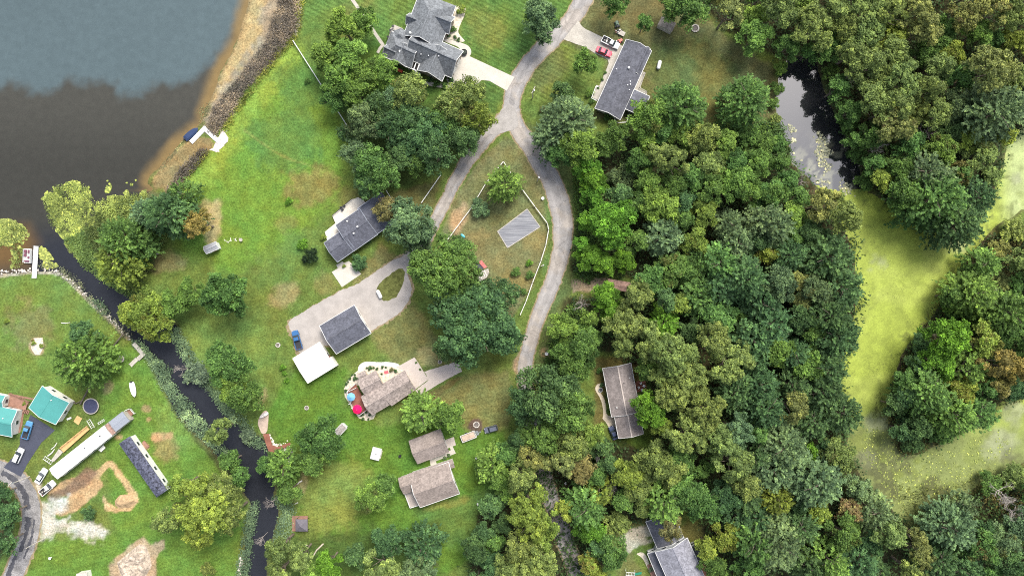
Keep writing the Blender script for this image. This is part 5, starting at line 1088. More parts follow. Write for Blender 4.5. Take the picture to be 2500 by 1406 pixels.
def leaf_mesh(name, pos, axis, nrm, ln, wd, tone, m=M_leaf):
    """rhombic leaf sprays: position, long axis, normal"""
    a = axis / np.linalg.norm(axis, axis=1)[:, None]; n = nrm - a * (nrm * a).sum(1)[:, None]; n /= np.linalg.norm(n, axis=1)[:, None] + 1e-9
    s = np.cross(n, a); N = len(pos)
    fold = n * (wd * .25)[:, None]
    V = np.stack([pos - a * (ln / 2)[:, None], pos - s * (wd / 2)[:, None] - fold * .5 + a * (ln * .05)[:, None], pos + a * (ln / 2)[:, None] - fold, pos + s * (wd / 2)[:, None] - fold * .5 + a * (ln * .05)[:, None]], 1).reshape(-1, 3)
    F = np.arange(N * 4).reshape(N, 4)
    return mesh_np(name, V, F, m, False, None, {'tone': np.repeat(tone, 4)})
def unit(r, n):
    v = r.normal(size=(n, 3)); return v / np.linalg.norm(v, axis=1)[:, None]
def crown(kind, R, h, seed, dens=1.0):
    """leaf cloud of a crown of radius R reaching height h, base of the tree at the origin: boughs, tufts on the boughs, leaf sprays on the tufts"""
    r = np.random.default_rng(seed); pos = []; ax = []; nr = []; ln = []; wd = []; tn = []
    lob = r.random(5) * 6.28; amp = {'oak': .10, 'map': .13, 'fea': .12, 'pop': .22, 'bush': .08}[kind]
    def reach(t): return 1 + amp * (.55 * np.sin(2 * t + lob[0]) + .5 * np.sin(3 * t + lob[1]) + .55 * np.sin(5 * t + lob[2]) + .4 * np.sin(8 * t + lob[3]))
    hb = {'oak': .28, 'map': .24, 'fea': .16, 'pop': .36, 'bush': .04}[kind] * h; sz = (R / 5) ** .3
    if kind == 'fea':
        n = int(10.5 * R * R * dens + 60); t = r.random(n) * 6.283; e = np.arcsin(np.clip(r.random(n) ** .8, 0, 1)); lay = 1.03 - .5 * r.random(n) ** 1.5
        d = np.stack([np.cos(t) * np.cos(e), np.sin(t) * np.cos(e), np.sin(e)], 1); Rk = R * reach(t) * lay
        c = np.stack([d[:, 0] * Rk * .86, d[:, 1] * Rk * .86, hb + d[:, 2] * (h - hb) * lay * .95], 1)
        limb = np.floor((t + .5 * np.sin(e * 5)) / 6.283 * 9).astype(int) + 10 * np.floor(e * 3.2).astype(int); lt = r.random(400)[limb % 400]
        dr = d * np.array([1, 1, .75]) + r.normal(size=(n, 3)) * .22; dr /= np.linalg.norm(dr, axis=1)[:, None]; pl = 2.0 * sz * r.uniform(.7, 1.35, n); tone = np.clip(.55 * lt + .45 * r.random(n), 0, 1); per = 13
        s = r.random((n, per)); side = np.cross(dr, np.array([0, 0, 1.0])); side /= np.linalg.norm(side, axis=1)[:, None] + 1e-6; sg = np.where(r.random((n, per)) < .5, -1, 1)
        p = c[:, None] + dr[:, None] * (s * pl[:, None])[..., None] - np.array([0, 0, 1.0]) * (.22 * pl[:, None] * s ** 2)[..., None] + side[:, None] * (sg * (.24 * sz * (1.15 - s)))[..., None] + r.normal(size=(n, per, 3)) * .06
        a = dr[:, None] * .75 + side[:, None] * (sg * .8)[..., None] + r.normal(size=(n, per, 3)) * .25
        pos.append(p.reshape(-1, 3)); ax.append(a.reshape(-1, 3)); nr.append((np.array([0, 0, 1.0]) + d[:, None] * .35 + r.normal(size=(n, per, 3)) * .3).reshape(-1, 3)); k = n * per
        ln.append(.72 * sz * r.uniform(.7, 1.3, k)); wd.append(.34 * sz * r.uniform(.7, 1.3, k)); tn.append(np.repeat(tone, per))
    else:
        nb = {'oak': int(7 + 1.6 * R), 'map': int(8 + 1.8 * R), 'pop': int(8 + 1.9 * R), 'bush': int(4 + 2 * R)}[kind]
        cb = {'oak': .95, 'map': .80, 'pop': .78, 'bush': .34}[kind] * sz * (1 if kind != 'bush' else 1.25); ls = {'oak': .44, 'map': .47, 'pop': .43, 'bush': .26}[kind] * sz
        for k in range(nb):
            t = (k + r.uniform(-.4, .4)) * 2.39996; q = math.sqrt((k + .5) / nb) * .80
            br = R * {'oak': .34, 'map': .30, 'pop': .27, 'bush': .42}[kind] * r.uniform(.8, 1.25) * (7.0 / nb) ** .12
            rad = min(R * q * float(reach(np.array(t))), R * 1.02 - br * .8); dome = math.sqrt(max(0, 1 - q * q)); bz = hb + (h - hb) * (dome * r.uniform(.72, 1.0) * {'pop': 1.0}.get(kind, .95)) - br * .75
            bc = np.array([rad * math.cos(t), rad * math.sin(t), max(bz, hb * .6)]); bt = r.random(); n = int({'oak': 3.0, 'map': 3.4, 'pop': 3.0, 'bush': 4}[kind] * (br / cb) ** 2 * dens) + 4
            d = unit(r, n); d[:, 2] = np.where(d[:, 2] < -.3, -d[:, 2], d[:, 2]); tc = bc + d * (br * r.uniform(.5, 1.12, n))[:, None] * np.array([1, 1, 1.15 if kind == 'pop' else .9])
            per = {'oak': 32, 'map': 30, 'pop': 30, 'bush': 18}[kind]; cr = cb * r.uniform(.65, 1.2, n); e = unit(r, n * per).reshape(n, per, 3); e[..., 2] = np.abs(e[..., 2]) * .9 - .12; sr = (.35 + .65 * r.random((n, per)) ** .5)
            p = tc[:, None] + e * (cr[:, None] * sr)[..., None] * np.array([1, 1, .8])
            a = e * (1.0 if kind == 'map' else .5) + np.cross(e, unit(r, n * per).reshape(n, per, 3)) * (.7 if kind == 'map' else 1.0); m = n * per
            pos.append(p.reshape(-1, 3)); ax.append(a.reshape(-1, 3)); nr.append((e * .8 + np.array([0, 0, .6]) + d[:, None] * .3 + r.normal(size=(n, per, 3)) * .3).reshape(-1, 3))
            ln.append(ls * r.uniform(.65, 1.3, m) * (1.2 if kind == 'map' else 1)); wd.append(ls * r.uniform(.55, .95, m) * (.8 if kind == 'map' else 1)); tn.append(np.repeat(np.clip(.4 * bt + .6 * r.random(n), 0, 1), per))
    return leaf_mesh('crown', np.concatenate(pos), np.concatenate(ax), np.concatenate(nr), np.concatenate(ln), np.concatenate(wd), np.concatenate(tn))
def trunk(kind, R, h, seed, m=None):
    r = random.Random(seed); mb = MB(); tr = .035 * h * (.5 + .05 * R) if kind != 'bush' else .06
    top = h * (.55 if kind != 'fea' else .8); pts = [Vector((0, 0, -.15)), Vector((r.uniform(-.02, .02) * h, r.uniform(-.02, .02) * h, top * .5)), Vector((r.uniform(-.03, .03) * h, r.uniform(-.03, .03) * h, top))]
    mb.tube(pts[0], pts[1], tr, tr * .75, 7); mb.tube(pts[1], pts[2], tr * .75, tr * .35, 7)
    for k in range(7 if kind != 'bush' else 3):
        a = k * 2.4 + r.uniform(-.4, .4); z = r.uniform(.3, .9) * top; q = Vector((math.cos(a) * R * r.uniform(.5, .78), math.sin(a) * R * r.uniform(.5, .78), z + (h - z) * r.uniform(.35, .6)))
        b0 = Vector((0, 0, z)); mid = (b0 + q) / 2 + Vector((0, 0, h * .04)); mb.tube(b0, mid, tr * .38, tr * .25, 5); mb.tube(mid, q, tr * .25, tr * .08, 5)
    me = bpy.data.meshes.new('trunk'); me.from_pydata(mb.v, [], mb.f); me.materials.append(m or M_bark); me.update(); return me
def bare(R, h, seed):
    r = random.Random(seed); mb = MB()
    def grow(p, d, l, rad, lev):
        q = p + d * l; mb.tube(p, q, rad, rad * .6, 5 if lev < 2 else 4)
        if lev >= 4: return
        for k in range(3 if lev else 6):
            nd = (d + Vector((r.gauss(0, 1), r.gauss(0, 1), r.gauss(.15, .5))) * (.75 if lev else .9)).normalized(); grow(p + d * l * r.uniform(.55, 1), nd, l * r.uniform(.55, .75), rad * .55, lev + 1)
    grow(Vector((0, 0, -.1)), Vector((0, 0, 1)), h * .42, .02 * h, 0)
    V = np.array(mb.v); k = R / max(1e-3, np.percentile(np.hypot(V[:, 0], V[:, 1]), 97)); V[:, :2] *= k; V[:, 2] *= h / V[:, 2].max()
    me = bpy.data.meshes.new('branches'); me.from_pydata(V.tolist(), [], mb.f); me.materials.append(M_dead); me.update(); return me
PROTO = {}
def proto(kind, r_m, var):
    sizes = {'bush': (1.1, 2.2), 'bare': (3.0,)}.get(kind, (2.8, 4.8, 7.2, 11.0))
    R = min(sizes, key=lambda s: abs(math.log(s / r_m))); key = (kind, R, var)
    if key not in PROTO:
        seed = hash_(kind) + int(R * 10) * 7 + var * 101
        h = {'bush': 1.5 * R, 'bare': 9.0}.get(kind, 6.0 + 1.45 * R + (3 if kind == 'pop' else 0))
        if kind == 'bare': PROTO[key] = (R, h, None, bare(R, h, seed))
        else: PROTO[key] = (R, h, crown(kind, R, h, seed), trunk(kind, R, h, seed))
    return PROTO[key]
def hash_(s): return sum(ord(c) * (i + 3) for i, c in enumerate(s))
PAL = {'dk': (.076, .146, .054), 'md': (.100, .188, .048), 'lt': (.150, .250, .052), 'br': (.112, .240, .030), 'ol': (.178, .238, .068), 'yl': (.198, .266, .050), 'gr': (.124, .194, .086),
       'tn': (.215, .242, .076), 'or': (.255, .210, .064), 'rd': (.165, .165, .070), 'bl': (.165, .225, .140)}
CW = {'dk': 'dark green', 'md': 'mid green', 'lt': 'light green', 'br': 'bright green', 'ol': 'olive', 'yl': 'yellow green', 'gr': 'grey green', 'tn': 'tan olive', 'or': 'orange', 'rd': 'reddish brown', 'bl': 'pale bluish'}
KW = {'oak': 'cauliflower-crowned tree', 'map': 'leafy tree', 'fea': 'feathery tree', 'pop': 'loose tall tree', 'bush': 'round bush', 'bare': 'bare twiggy tree'}
TREES = []
def T(s):
    for ln in s.strip().split(';'):
        f = ln.split()
        if len(f) >= 5: TREES.append([float(f[0]), float(f[1]), float(f[2]), f[3], f[4], float(f[5]) if len(f) > 5 else 0.0])
# x y radius kind colour turned
T('''835 62 46 map lt;885 50 34 map lt;800 130 44 map lt;850 135 48 map lt;900 185 42 map lt;822 188 44 map lt;868 222 42 map lt;932 168 36 map lt;812 236 34 map md;
920 262 44 oak dk;1000 226 48 oak ol .2;958 244 36 oak gr;893 296 50 oak gr .1;950 308 48 oak dk;1000 286 44 oak dk;1036 322 56 oak dk;1078 296 44 oak md;1062 372 48 oak dk;1004 350 46 oak dk;1110 258 46 oak ol .12;1142 226 42 oak ol;1166 284 42 oak yl .1;1140 338 38 oak dk;
870 374 42 oak gr;905 400 48 oak md;932 430 44 oak md;896 446 34 oak dk;838 322 15 fea dk;975 385 38 oak dk;1100 330 38 oak dk;1020 395 30 oak md''')
T('''1318 38 44 map gr;1326 78 28 map gr;1300 20 24 map md;1500 6 32 map md;1574 56 21 map md;1428 148 32 map lt .15;1374 224 25 map dk;1388 286 56 fea gr;1350 330 42 fea gr;1418 356 46 map lt;1432 398 38 map br;1368 372 34 map md;
1586 282 48 map lt .15;1665 254 58 fea md;1826 240 56 fea md;1685 16 48 map md;1780 34 38 pop tn;1848 86 44 map lt;1640 14 30 map md;
1500 330 36 map md;1478 352 30 map md;1576 342 30 map lt;1620 322 30 map md;1662 332 34 map lt;1720 332 40 map ol;1640 396 42 pop ol;1606 372 26 pop ol;1732 402 40 map ol;1772 352 38 map lt;1525 432 38 bush gr;1450 442 34 map br;1590 446 38 map lt;1560 392 32 map md;1688 432 36 map md;1830 330 30 bush md;1870 345 28 bush md;1800 400 34 map md;1850 400 38 map lt;1905 350 22 bush md;1899 214 17 bush md;1892 252 15 bush md;1908 166 18 bush lt;1893 290 14 bush ol;1890 470 36 map md''')
T('''1906 20 48 pop ol;1985 66 56 pop ol;1962 14 38 map lt;2040 30 42 pop ol;2110 25 46 pop ol;2172 36 40 pop ol;2232 32 50 pop tn;2120 82 44 pop ol;2182 92 40 map yl;2262 72 42 pop tn;2352 40 40 pop tn .25;2420 26 42 pop tn .3;2395 76 36 map lt;2470 40 38 pop ol;2480 100 34 map yl;
2112 162 48 pop ol;2182 132 44 pop ol;2200 192 56 pop ol;2262 222 40 pop ol;2140 240 46 pop ol;2184 262 46 pop ol;2330 132 34 map yl .2;2420 166 62 pop tn .15;2342 192 40 map md;2082 272 34 map md;2184 304 52 pop tn .2;2130 330 34 map md;2436 268 70 fea gr;2376 255 40 fea gr;2330 256 36 map gr;
2302 366 42 map lt .2;2372 330 36 map yl;2402 382 40 map ol .2;2154 438 26 map yl;2222 345 40 map md;2262 420 46 fea gr;2200 412 36 map md;2292 436 44 fea gr;2350 424 34 map md .5;2050 215 30 map md;2070 300 26 bush md;2096 380 24 bush md;2030 180 24 bush md;2020 110 38 map md;2080 130 40 pop ol;1930 110 34 map md;2290 280 38 pop ol;2470 200 40 map ol;2290 170 40 pop ol;2060 70 34 pop ol;2300 110 34 map md;2460 330 26 map yl;2150 190 36 pop ol;2240 270 36 map ol;2110 440 24 bush md;2140 400 26 map md;2430 430 26 bush ol''')
T('''402 520 54 fea dk;480 545 36 pop or .3;290 586 54 fea md;282 642 48 fea yl;352 752 44 map yl .18;372 792 42 map yl .25;420 742 36 map lt .1;310 770 30 map yl;542 722 58 map md;458 716 36 map lt;185 882 60 fea lt;196 818 36 map dk;552 892 56 map md;470 912 32 bush bl;592 962 46 map md;350 520 34 fea gr;335 600 30 fea md;440 470 26 fea md;
562 945 40 map lt;1000 546 62 oak gr;948 512 34 oak rd .2;1020 602 34 oak gr;1040 560 30 oak gr;1080 658 84 oak md;1120 610 40 oak md;1162 790 106 oak dk;1220 720 46 oak dk;1110 730 50 oak dk;1172 507 24 bush gr;876 638 21 bush dk;1230 447 37 fea lt;1240 820 40 oak dk;1100 850 40 oak dk''')
T('''1450 476 32 map br;1500 545 60 map br;1440 630 34 map br;1478 645 28 map br;1526 636 30 map br;1612 502 52 map lt;1622 576 44 fea gr;1562 592 30 map md;1722 520 38 map yl;1700 592 38 map yl .2;1800 442 44 map lt;1872 540 44 fea gr;1802 592 38 fea gr;1876 618 26 map yl .4;1646 660 44 map md .3;1592 682 42 map md;1480 726 38 map br;1492 764 30 map br;1552 722 44 pop ol;1522 792 46 pop ol;1375 802 36 map lt;1436 776 24 map lt;1626 786 34 fea br;1662 742 28 pop yl;
1702 722 46 fea md;1762 702 50 fea dk;1822 682 54 fea dk;1862 742 46 fea dk;1752 772 46 map md;1692 806 32 map dk;1742 832 48 pop ol;1642 862 56 pop ol;1782 882 60 pop ol;1592 852 38 pop ol;1420 852 46 map md;1402 892 42 map md;1842 832 46 fea dk;1682 912 48 pop ol;1760 640 44 fea md;1560 500 36 map md;1650 450 36 map md;1740 460 38 map md;1470 560 26 map br;1680 660 36 map md;1840 470 36 map lt;1430 540 22 map br;1420 600 20 map br;1370 850 30 map md;1710 640 34 fea md;1440 815 30 map md''')
T('''1895 548 44 fea gr;1882 474 38 map md;1950 482 28 map md;2012 500 42 pop tn;2060 522 50 pop ol;1946 524 30 map lt;2030 626 56 fea dk;1932 622 36 fea dk;1902 692 46 map gr;2000 712 44 map gr .12;2060 704 46 fea dk;2030 772 50 fea dk;2050 822 52 fea dk;1962 782 38 map dk;1892 792 46 fea dk;1902 852 42 map lt;1982 892 44 map lt;2022 902 46 fea dk;1942 862 36 fea dk;1960 690 32 map tn .15;1980 570 34 map dk;1850 590 34 map dk;1990 800 36 map md;1960 740 32 map tn;2000 660 30 map md;
2290 482 70 fea md;2216 474 46 map md;2346 542 60 fea dk;2390 482 42 fea dk;2386 716 52 fea lt;2410 642 34 fea lt;2470 762 52 fea md;2322 822 56 map br;2402 832 46 map yl .4;2300 882 48 map br;2362 902 46 fea lt;2432 882 38 pop or;2482 902 34 pop or .5;2476 562 34 bush ol;2440 610 28 bush tn;2500 640 34 map ol;2490 690 30 bush md;2440 690 28 bush tn;2330 760 26 bush md;2350 690 24 bush ol;2250 840 26 bush dk;2440 940 34 map rd .6;2460 820 36 map md''')
T('''491 1236 70 pop yl;408 1268 38 pop ol;542 1194 46 pop ol;492 1298 42 pop yl;440 1190 34 pop yl;450 1250 36 pop ol;530 1052 34 pop ol;560 1130 28 map md;578 1166 24 map md;644 1140 22 map md;598 1066 18 bush bl;560 1260 40 pop ol;213 1251 18 bush dk;12 1258 36 map dk;0 1330 34 map dk;-10 1210 30 map dk;
778 1068 54 map md;765 1122 40 map md;1025 1010 42 fea lt;1098 1018 42 map lt;685 1150 36 fea lt;702 1202 30 map md;668 1118 20 map md;906 1214 40 map lt .12;942 1182 28 map md;1200 1140 38 fea lt;1240 1108 34 map md;1216 1168 30 map lt;682 1342 38 pop ol;732 1362 34 pop ol;802 1380 34 map br;945 1322 42 map dk;1030 1340 42 fea dk;932 1384 46 pop ol;1010 1392 38 pop gr;1162 1342 34 map dk;1205 1384 34 map dk;870 1360 30 map dk;1050 1390 30 pop gr;680 1400 30 pop ol;760 1400 28 map lt;506 1390 18 bush ol;1180 1300 26 map dk''')
T('''1330 962 70 oak dk;1282 992 48 oak dk;1382 1002 62 oak md;1322 1062 54 oak md;1400 1082 46 oak ol;1440 1062 36 oak yl;1268 1076 32 oak dk;1420 1146 36 map rd .5;1292 1122 36 pop tn;1270 1162 42 pop ol;1290 1242 54 pop yl;1298 1280 42 pop yl;1266 1332 46 pop ol;1322 1374 42 pop ol;1430 1246 44 fea md;1466 1206 28 fea yl;1442 1292 38 map br;1490 1352 42 map md;1442 1372 28 map yl .5;1536 1162 42 map yl;1602 1132 50 map ol;1642 1152 40 map ol;1622 1232 46 fea lt;1500 1282 34 bush ol;1640 1292 32 pop rd .4;1590 1002 44 map br;1612 1036 28 map yl;
;1652 962 54 pop ol;1722 1002 54 pop ol;1682 1062 54 pop ol;1762 1082 50 pop ol;1802 1052 42 pop gr;1792 1132 46 pop ol;1822 1182 42 pop ol;1682 1202 46 map md;1722 1232 46 map md;1772 1222 42 map dk;1822 1214 40 fea dk;1772 1312 38 map yl .3;1730 1336 30 map yl;1742 1376 32 map md;1842 1332 46 fea md;1580 900 30 map md;1620 920 34 pop ol;1560 1200 34 map ol;1240 1390 40 pop ol;1300 1390 44 pop ol;1230 1280 26 map dk;1660 1120 40 map md;1380 930 44 oak dk;1700 950 36 pop ol;1460 1340 30 map dk''')
T('''1872 1002 50 fea dk;1932 992 42 pop tn;2012 962 46 fea dk;2062 1012 46 fea dk;1990 1030 40 fea dk;1922 1092 54 fea gr;1982 1106 20 map br;2052 1112 42 map ol .15;1892 1152 48 fea gr;2002 1182 62 fea gr;1902 1222 34 fea yl;2002 1252 30 map yl;2082 1252 30 map rd .7;2062 1302 46 map md .15;1902 1332 62 fea gr;2032 1372 40 fea lt;2142 1252 42 fea gr;2172 1302 42 pop ol;2252 1352 34 pop tn;2332 1292 54 fea gr;2402 1342 46 map md .3;2450 1322 40 map gr .2;2232 1396 38 pop ol;2102 1382 40 fea dk;2100 1190 30 map gr;2300 1370 40 fea dk;2360 1400 40 fea dk;2480 1380 40 map dk;1960 1290 40 fea dk;1980 1390 36 fea dk;1850 1270 36 fea dk;1840 1400 40 map md;2130 1330 34 map dk;1940 940 36 fea dk;1860 940 40 fea dk;1800 960 40 fea dk;1840 1110 38 fea dk;
2270 962 54 fea md;2352 962 42 map yl .5;2332 1012 54 fea lt;2392 1012 42 fea md;2250 1042 34 map dk;2230 1082 26 bush dk;2410 950 34 map md;2220 970 30 map dk;2215 1010 26 bush dk;2300 1060 28 bush md;2480 1170 34 bush ol;2420 1180 30 bush md;2500 1280 40 map gr''')
T('''1422 745 24 bare dk;2062 205 20 bare dk;2140 362 26 bare dk;2290 215 24 bare dk;2266 322 24 bare dk;1962 440 18 bare dk;1490 1190 20 bare dk;2456 1205 36 bare dk;2476 1252 36 bare dk;660 1228 16 bare dk;636 1316 16 bare dk;436 905 18 bare dk;2340 440 14 bare dk;1600 560 12 bare dk''')
# garden bushes: x y radius colour
GARDEN = '''757 626 21 dk;738 597 15 br;705 492 10 br;789 580 8 yl;1259 664 13 md;1292 643 9 br;1294 672 11 md;1277 713 9 md;690 897 8 br;693 912 7 br;700 928 7 br;1126 25 13 yl;1107 73 8 md;1096 88 5 dk;1110 92 5 dk;1119 97 5 dk;1085 210 9 md;1066 205 10 md;1100 196 8 dk;1050 196 7 dk;1440 228 11 lt;1445 247 8 md;750 198 8 md;1325 268 9 rd;1536 300 10 md;1485 285 12 md;904 899 6 dk;896 898 3 dk;912 898 3 dk;920 900 4 dk;934 896 4 dk;942 897 3 dk;956 903 6 rd;965 906 5 dk;932 912 3 dk;867 924 6 dk;860 915 3 dk;866 915 3 dk;854 924 4 dk;846 937 4 dk;850 931 3 dk;844 955 5 dk;884 1012 5 dk;893 1006 4 dk;886 1022 4 dk;899 1023 3 dk;912 1006 3 dk;903 1012 4 gr;1086 1118 5 gr;1095 1112 5 gr;82 838 6 yl;100 845 6 yl;16 784 7 yl;80 830 4 or;1016 885 3 md;1025 902 3 md;1464 905 8 md;1470 940 6 dk;1482 970 5 dk;1484 1005 5 md;60 985 6 yl;1494 268 7 md;1470 195 4 md;1478 178 4 md;1460 215 4 md;840 650 5 yl;920 570 8 dk;900 590 6 dk;965 575 9 md;980 590 8 md;1590 1390 7 bl'''
# ---- labels: every tree is placed by the landmark nearest to it
LAND = [('left of the multi-gabled house', 850, 120), ('below the multi-gabled house', 1000, 300), ('beside the road fork', 1170, 260), ('at the lower edge of the oak grove', 900, 420), ('on the lawn edge above the ranch drive', 1320, 50),
 ('between the ranch house and road bend', 1390, 310), ('at the ranch yard top edge', 1500, 10), ('in front of the ranch house', 1420, 180), ('on the ranch back lawn', 1700, 240), ('behind the garden shed', 1700, 20), ('between ranch lawn and pond', 1840, 330), ('in the wood just below the ranch house', 1560, 370),
 ('in the wood above the tarp lawn road', 1470, 470), ('in the wood corner left of the pond', 1830, 420), ('at the top edge above the pond', 1950, 50), ('in the yellowing wood top edge', 2180, 50), ('at the top right corner', 2430, 50), ('on the right bank of the pond', 2100, 230),
 ('in the yellowing wood right of the pond', 2200, 190), ('by the tall leaning tree', 2420, 190), ('on the point between pond and duckweed', 2180, 400), ('on the duckweed north shore', 2320, 470), ('right edge above the duckweed inlet', 2400, 360),
 ('on the lily pad shore', 350, 560), ('overhanging the dark channel', 380, 770), ('on the lawn right of the channel', 540, 800), ('on the left lawn by the timber fence', 190, 860), ('beside the deck house', 990, 560), ('between play set and gravel loop', 1080, 670), ('in the huge oak clump left of the road', 1170, 800), ('on the tarp lawn', 1210, 480),
 ('on the wood edge by the tarp lawn', 1480, 580), ('beside the rusty carport', 1510, 740), ('in the wood right of the carport', 1640, 720), ('in the middle of the big wood', 1760, 600), ('in the dense dark wood centre', 1820, 740), ('above the brown roofed house', 1600, 870), ('roadside above the brown roofed house', 1400, 840), ('right of the brown roofed house', 1720, 1000),
 ('facing the upper duckweed', 2000, 540), ('facing the duckweed middle', 2030, 700), ('facing the lower duckweed', 2010, 870), ('in the wood left of lower duckweed', 1880, 860), ('on the far duckweed shore', 2430, 680), ('on the duckweed peninsula', 2330, 880), ('on the peninsula tip', 2300, 1030),
 ('below the blue roofed trailer', 480, 1230), ('over the channel right of the trailers', 550, 1090), ('inside the left road curve', 0, 1260), ('on the south lawn by the small shed', 780, 1090), ('above the brown garage', 1060, 1010), ('by the channel above the gazebo', 690, 1160), ('left of the brown gabled house', 920, 1200), ('right of the brown gabled house', 1210, 1150), ('at the bottom edge below the gazebo', 730, 1370), ('at the south lawn bottom edge', 960, 1360), ('left of the lower road foot', 1180, 1360),
 ('in the dark oak mass by the road end', 1330, 980), ('below the dark oak mass', 1400, 1110), ('along the lower road', 1290, 1230), ('on the lower road bottom edge', 1300, 1370), ('in the clearing above the lavender house', 1560, 1180), ('left of the lavender house', 1450, 1300), ('behind the lavender house', 1720, 1330), ('in the wood above the lavender house', 1700, 1200), ('against the brown roofed house', 1590, 1010),
 ('in the lower dark wood', 1880, 1060), ('near the duckweed foot', 2040, 1150), ('at the dark wood bottom edge', 1900, 1350), ('at the bottom edge below the duckweed', 2180, 1340), ('at the bottom right corner', 2400, 1330), ('on the lower right duckweed shore', 2460, 1210)]
# trees that close the gaps in the woods
_r = random.Random(99)
for fp in FOREST[:4]:
    pp = np.array(fp); n = 0
    for _ in range(1500):
        x = _r.uniform(max(1130, pp[:, 0].min()), min(2560, pp[:, 0].max())); y = _r.uniform(max(-30, pp[:, 1].min()), min(1430, pp[:, 1].max()))
        d = sdf(fp, np.array([x]), np.array([y]))[0]
        if d > -14: continue
        if min((math.hypot(x - t[0], y - t[1]) - t[2] * .72) for t in TREES) < 17: continue
        if min(sdf(SLOUGH, np.array([x]), np.array([y]))[0], sdf(POND, np.array([x]), np.array([y]))[0]) < 12: continue
        if any(math.hypot(x - a, y - b) < r_ for a, b, r_ in ((1520, 950, 90), (1520, 1030, 75), (1640, 1360, 110), (1500, 695, 60), (1385, 1310, 46), (1332, 1180, 48), (1400, 1380, 40), (1400, 1190, 44), (1540, 1290, 50), (1520, 1090, 40))): continue
        near = min(TREES, key=lambda t: math.hypot(x - t[0], y - t[1]))
        TREES.append([x, y, _r.uniform(20, 32), 'map' if near[3] in ('bare', 'bush', 'oak') else near[3], _r.choice([near[4], near[4], 'dk', 'md']) if near[3] != 'bare' else 'md', 0.0])
def ordinal(i): return ['', 'second ', 'third ', 'fourth ', 'fifth ', 'sixth ', 'seventh ', 'eighth ', 'ninth ', 'tenth ', 'eleventh ', 'twelfth '][min(i, 11)]
groups = {}
for t in TREES:
    lm = min(LAND, key=lambda l: math.hypot(t[0] - l[1], t[1] - l[2])); size = 'huge ' if t[2] > 80 else 'big ' if t[2] >= 50 else 'small ' if t[2] < 30 else ''
    cw = CW[t[4]] + ' ' if t[3] != 'bare' else 'grey '
    if t[5] >= .25 and t[3] != 'bare': cw = 'part-turned ' + cw
    groups.setdefault((size + cw + KW[t[3]], lm[0]), []).append(t)
LBL = {}
for (k, lm), ts in groups.items():
    if len(ts) == 1: LBL[id(ts[0])] = f'{k} {lm}'; continue
    xs = [t[0] for t in ts]; ys = [t[1] for t in ts]; hor = max(xs) - min(xs) >= max(ys) - min(ys); ts.sort(key=lambda t: t[0] if hor else t[1])
    for i, t in enumerate(ts):
        if i == len(ts) - 1: LBL[id(t)] = f"{'rightmost' if hor else 'lowest'} {k} {lm}"
        elif i == 0: LBL[id(t)] = f"{'leftmost' if hor else 'topmost'} {k} {lm}"
        else: LBL[id(t)] = f"{ordinal(i)}{k} from {'left' if hor else 'top'} {lm}"
SHAPE = {'oak': 1.5, 'map': 1.5, 'fea': 1.6, 'pop': 1.7}
for i, t in enumerate(TREES):
    px, py, rp, kind, c, turned = t; r_m = rp * S
    if kind == 'bush': ht = 1.2 * r_m + .6
    elif kind == 'bare': ht = min(13, 5 + 1.6 * r_m)
    else: ht = min(22, 5.5 + 1.75 * r_m + (3 if kind == 'pop' else 0))
    rr_ = random.Random(i * 13 + 5); ht *= rr_.uniform(.9, 1.1)
    hc = ht * (.72 if kind not in ('bush', 'bare') else .6); k = (H - hc) / H; r_m *= k * 1.06
    R, hp, cm, tm = proto(kind, r_m, i % (3 if kind in ('map', 'fea', 'pop') else 2))
    o = thing({'bush': 'shrub', 'bare': 'bare_tree', 'oak': 'oak_tree', 'pop': 'poplar_tree', 'fea': 'ash_tree', 'map': 'maple_tree'}[kind], LBL[id(t)], 'shrub' if kind == 'bush' else 'tree', P(px, py, hc))
    o.location.z = 0 if min(sdf(LAKE, np.array([px]), np.array([py]))[0], sdf(SLOUGH, np.array([px]), np.array([py]))[0]) > 5 else -.4
    o.rotation_euler = (0, 0, rr_.uniform(0, 6.28)); o.scale = (r_m / R, r_m / R, ht / hp)
    o['group'] = 'trees and shrubs of the neighbourhood'
    a = bpy.data.objects.new('trunk', tm); col.objects.link(a); a.parent = o
    if cm:
        cr = bpy.data.objects.new('crown', cm); col.objects.link(cr); cr.parent = o; pc = PAL[c]; q = rr_.uniform(.82, 1.16); w = rr_.uniform(-.08, .08)
        cr.color = (pc[0] * q * (1 + w), pc[1] * q, pc[2] * q * (1 - w), max(turned, 0.0 if turned else -.2))
GL = [('on the lake lawn beside a bush', 745, 600), ('on the open lake lawn', 705, 492), ('at the corner of the pale timber deck', 789, 580), ('on the tarp lawn', 1280, 680), ('left of the white metal building', 690, 910), ('right of the multi-gabled house', 1110, 60), ('before the multi-gabled house', 1075, 202), ('along the ranch house front', 1460, 230), ('near the white diagonal fence', 750, 198), ('at the road bend', 1325, 268), ('behind the ranch house end', 1510, 292),
 ('under the curved white walk', 930, 900), ('left of the umbrella house', 855, 930), ('in the stone bed below the pink umbrella', 895, 1016), ('beside the white entry walk', 1090, 1115), ('in the stone bordered flower bed', 90, 840), ('at the left edge of the left lawn', 16, 784), ('by the paved apron edge', 1020, 893), ('before the house in the trees', 1474, 950), ('beside the teal house steps', 60, 985), ('by the brick side of the deck house', 920, 585), ('by the white parking pad', 840, 650), ('beside the lavender house step', 1590, 1390)]
gg = {}
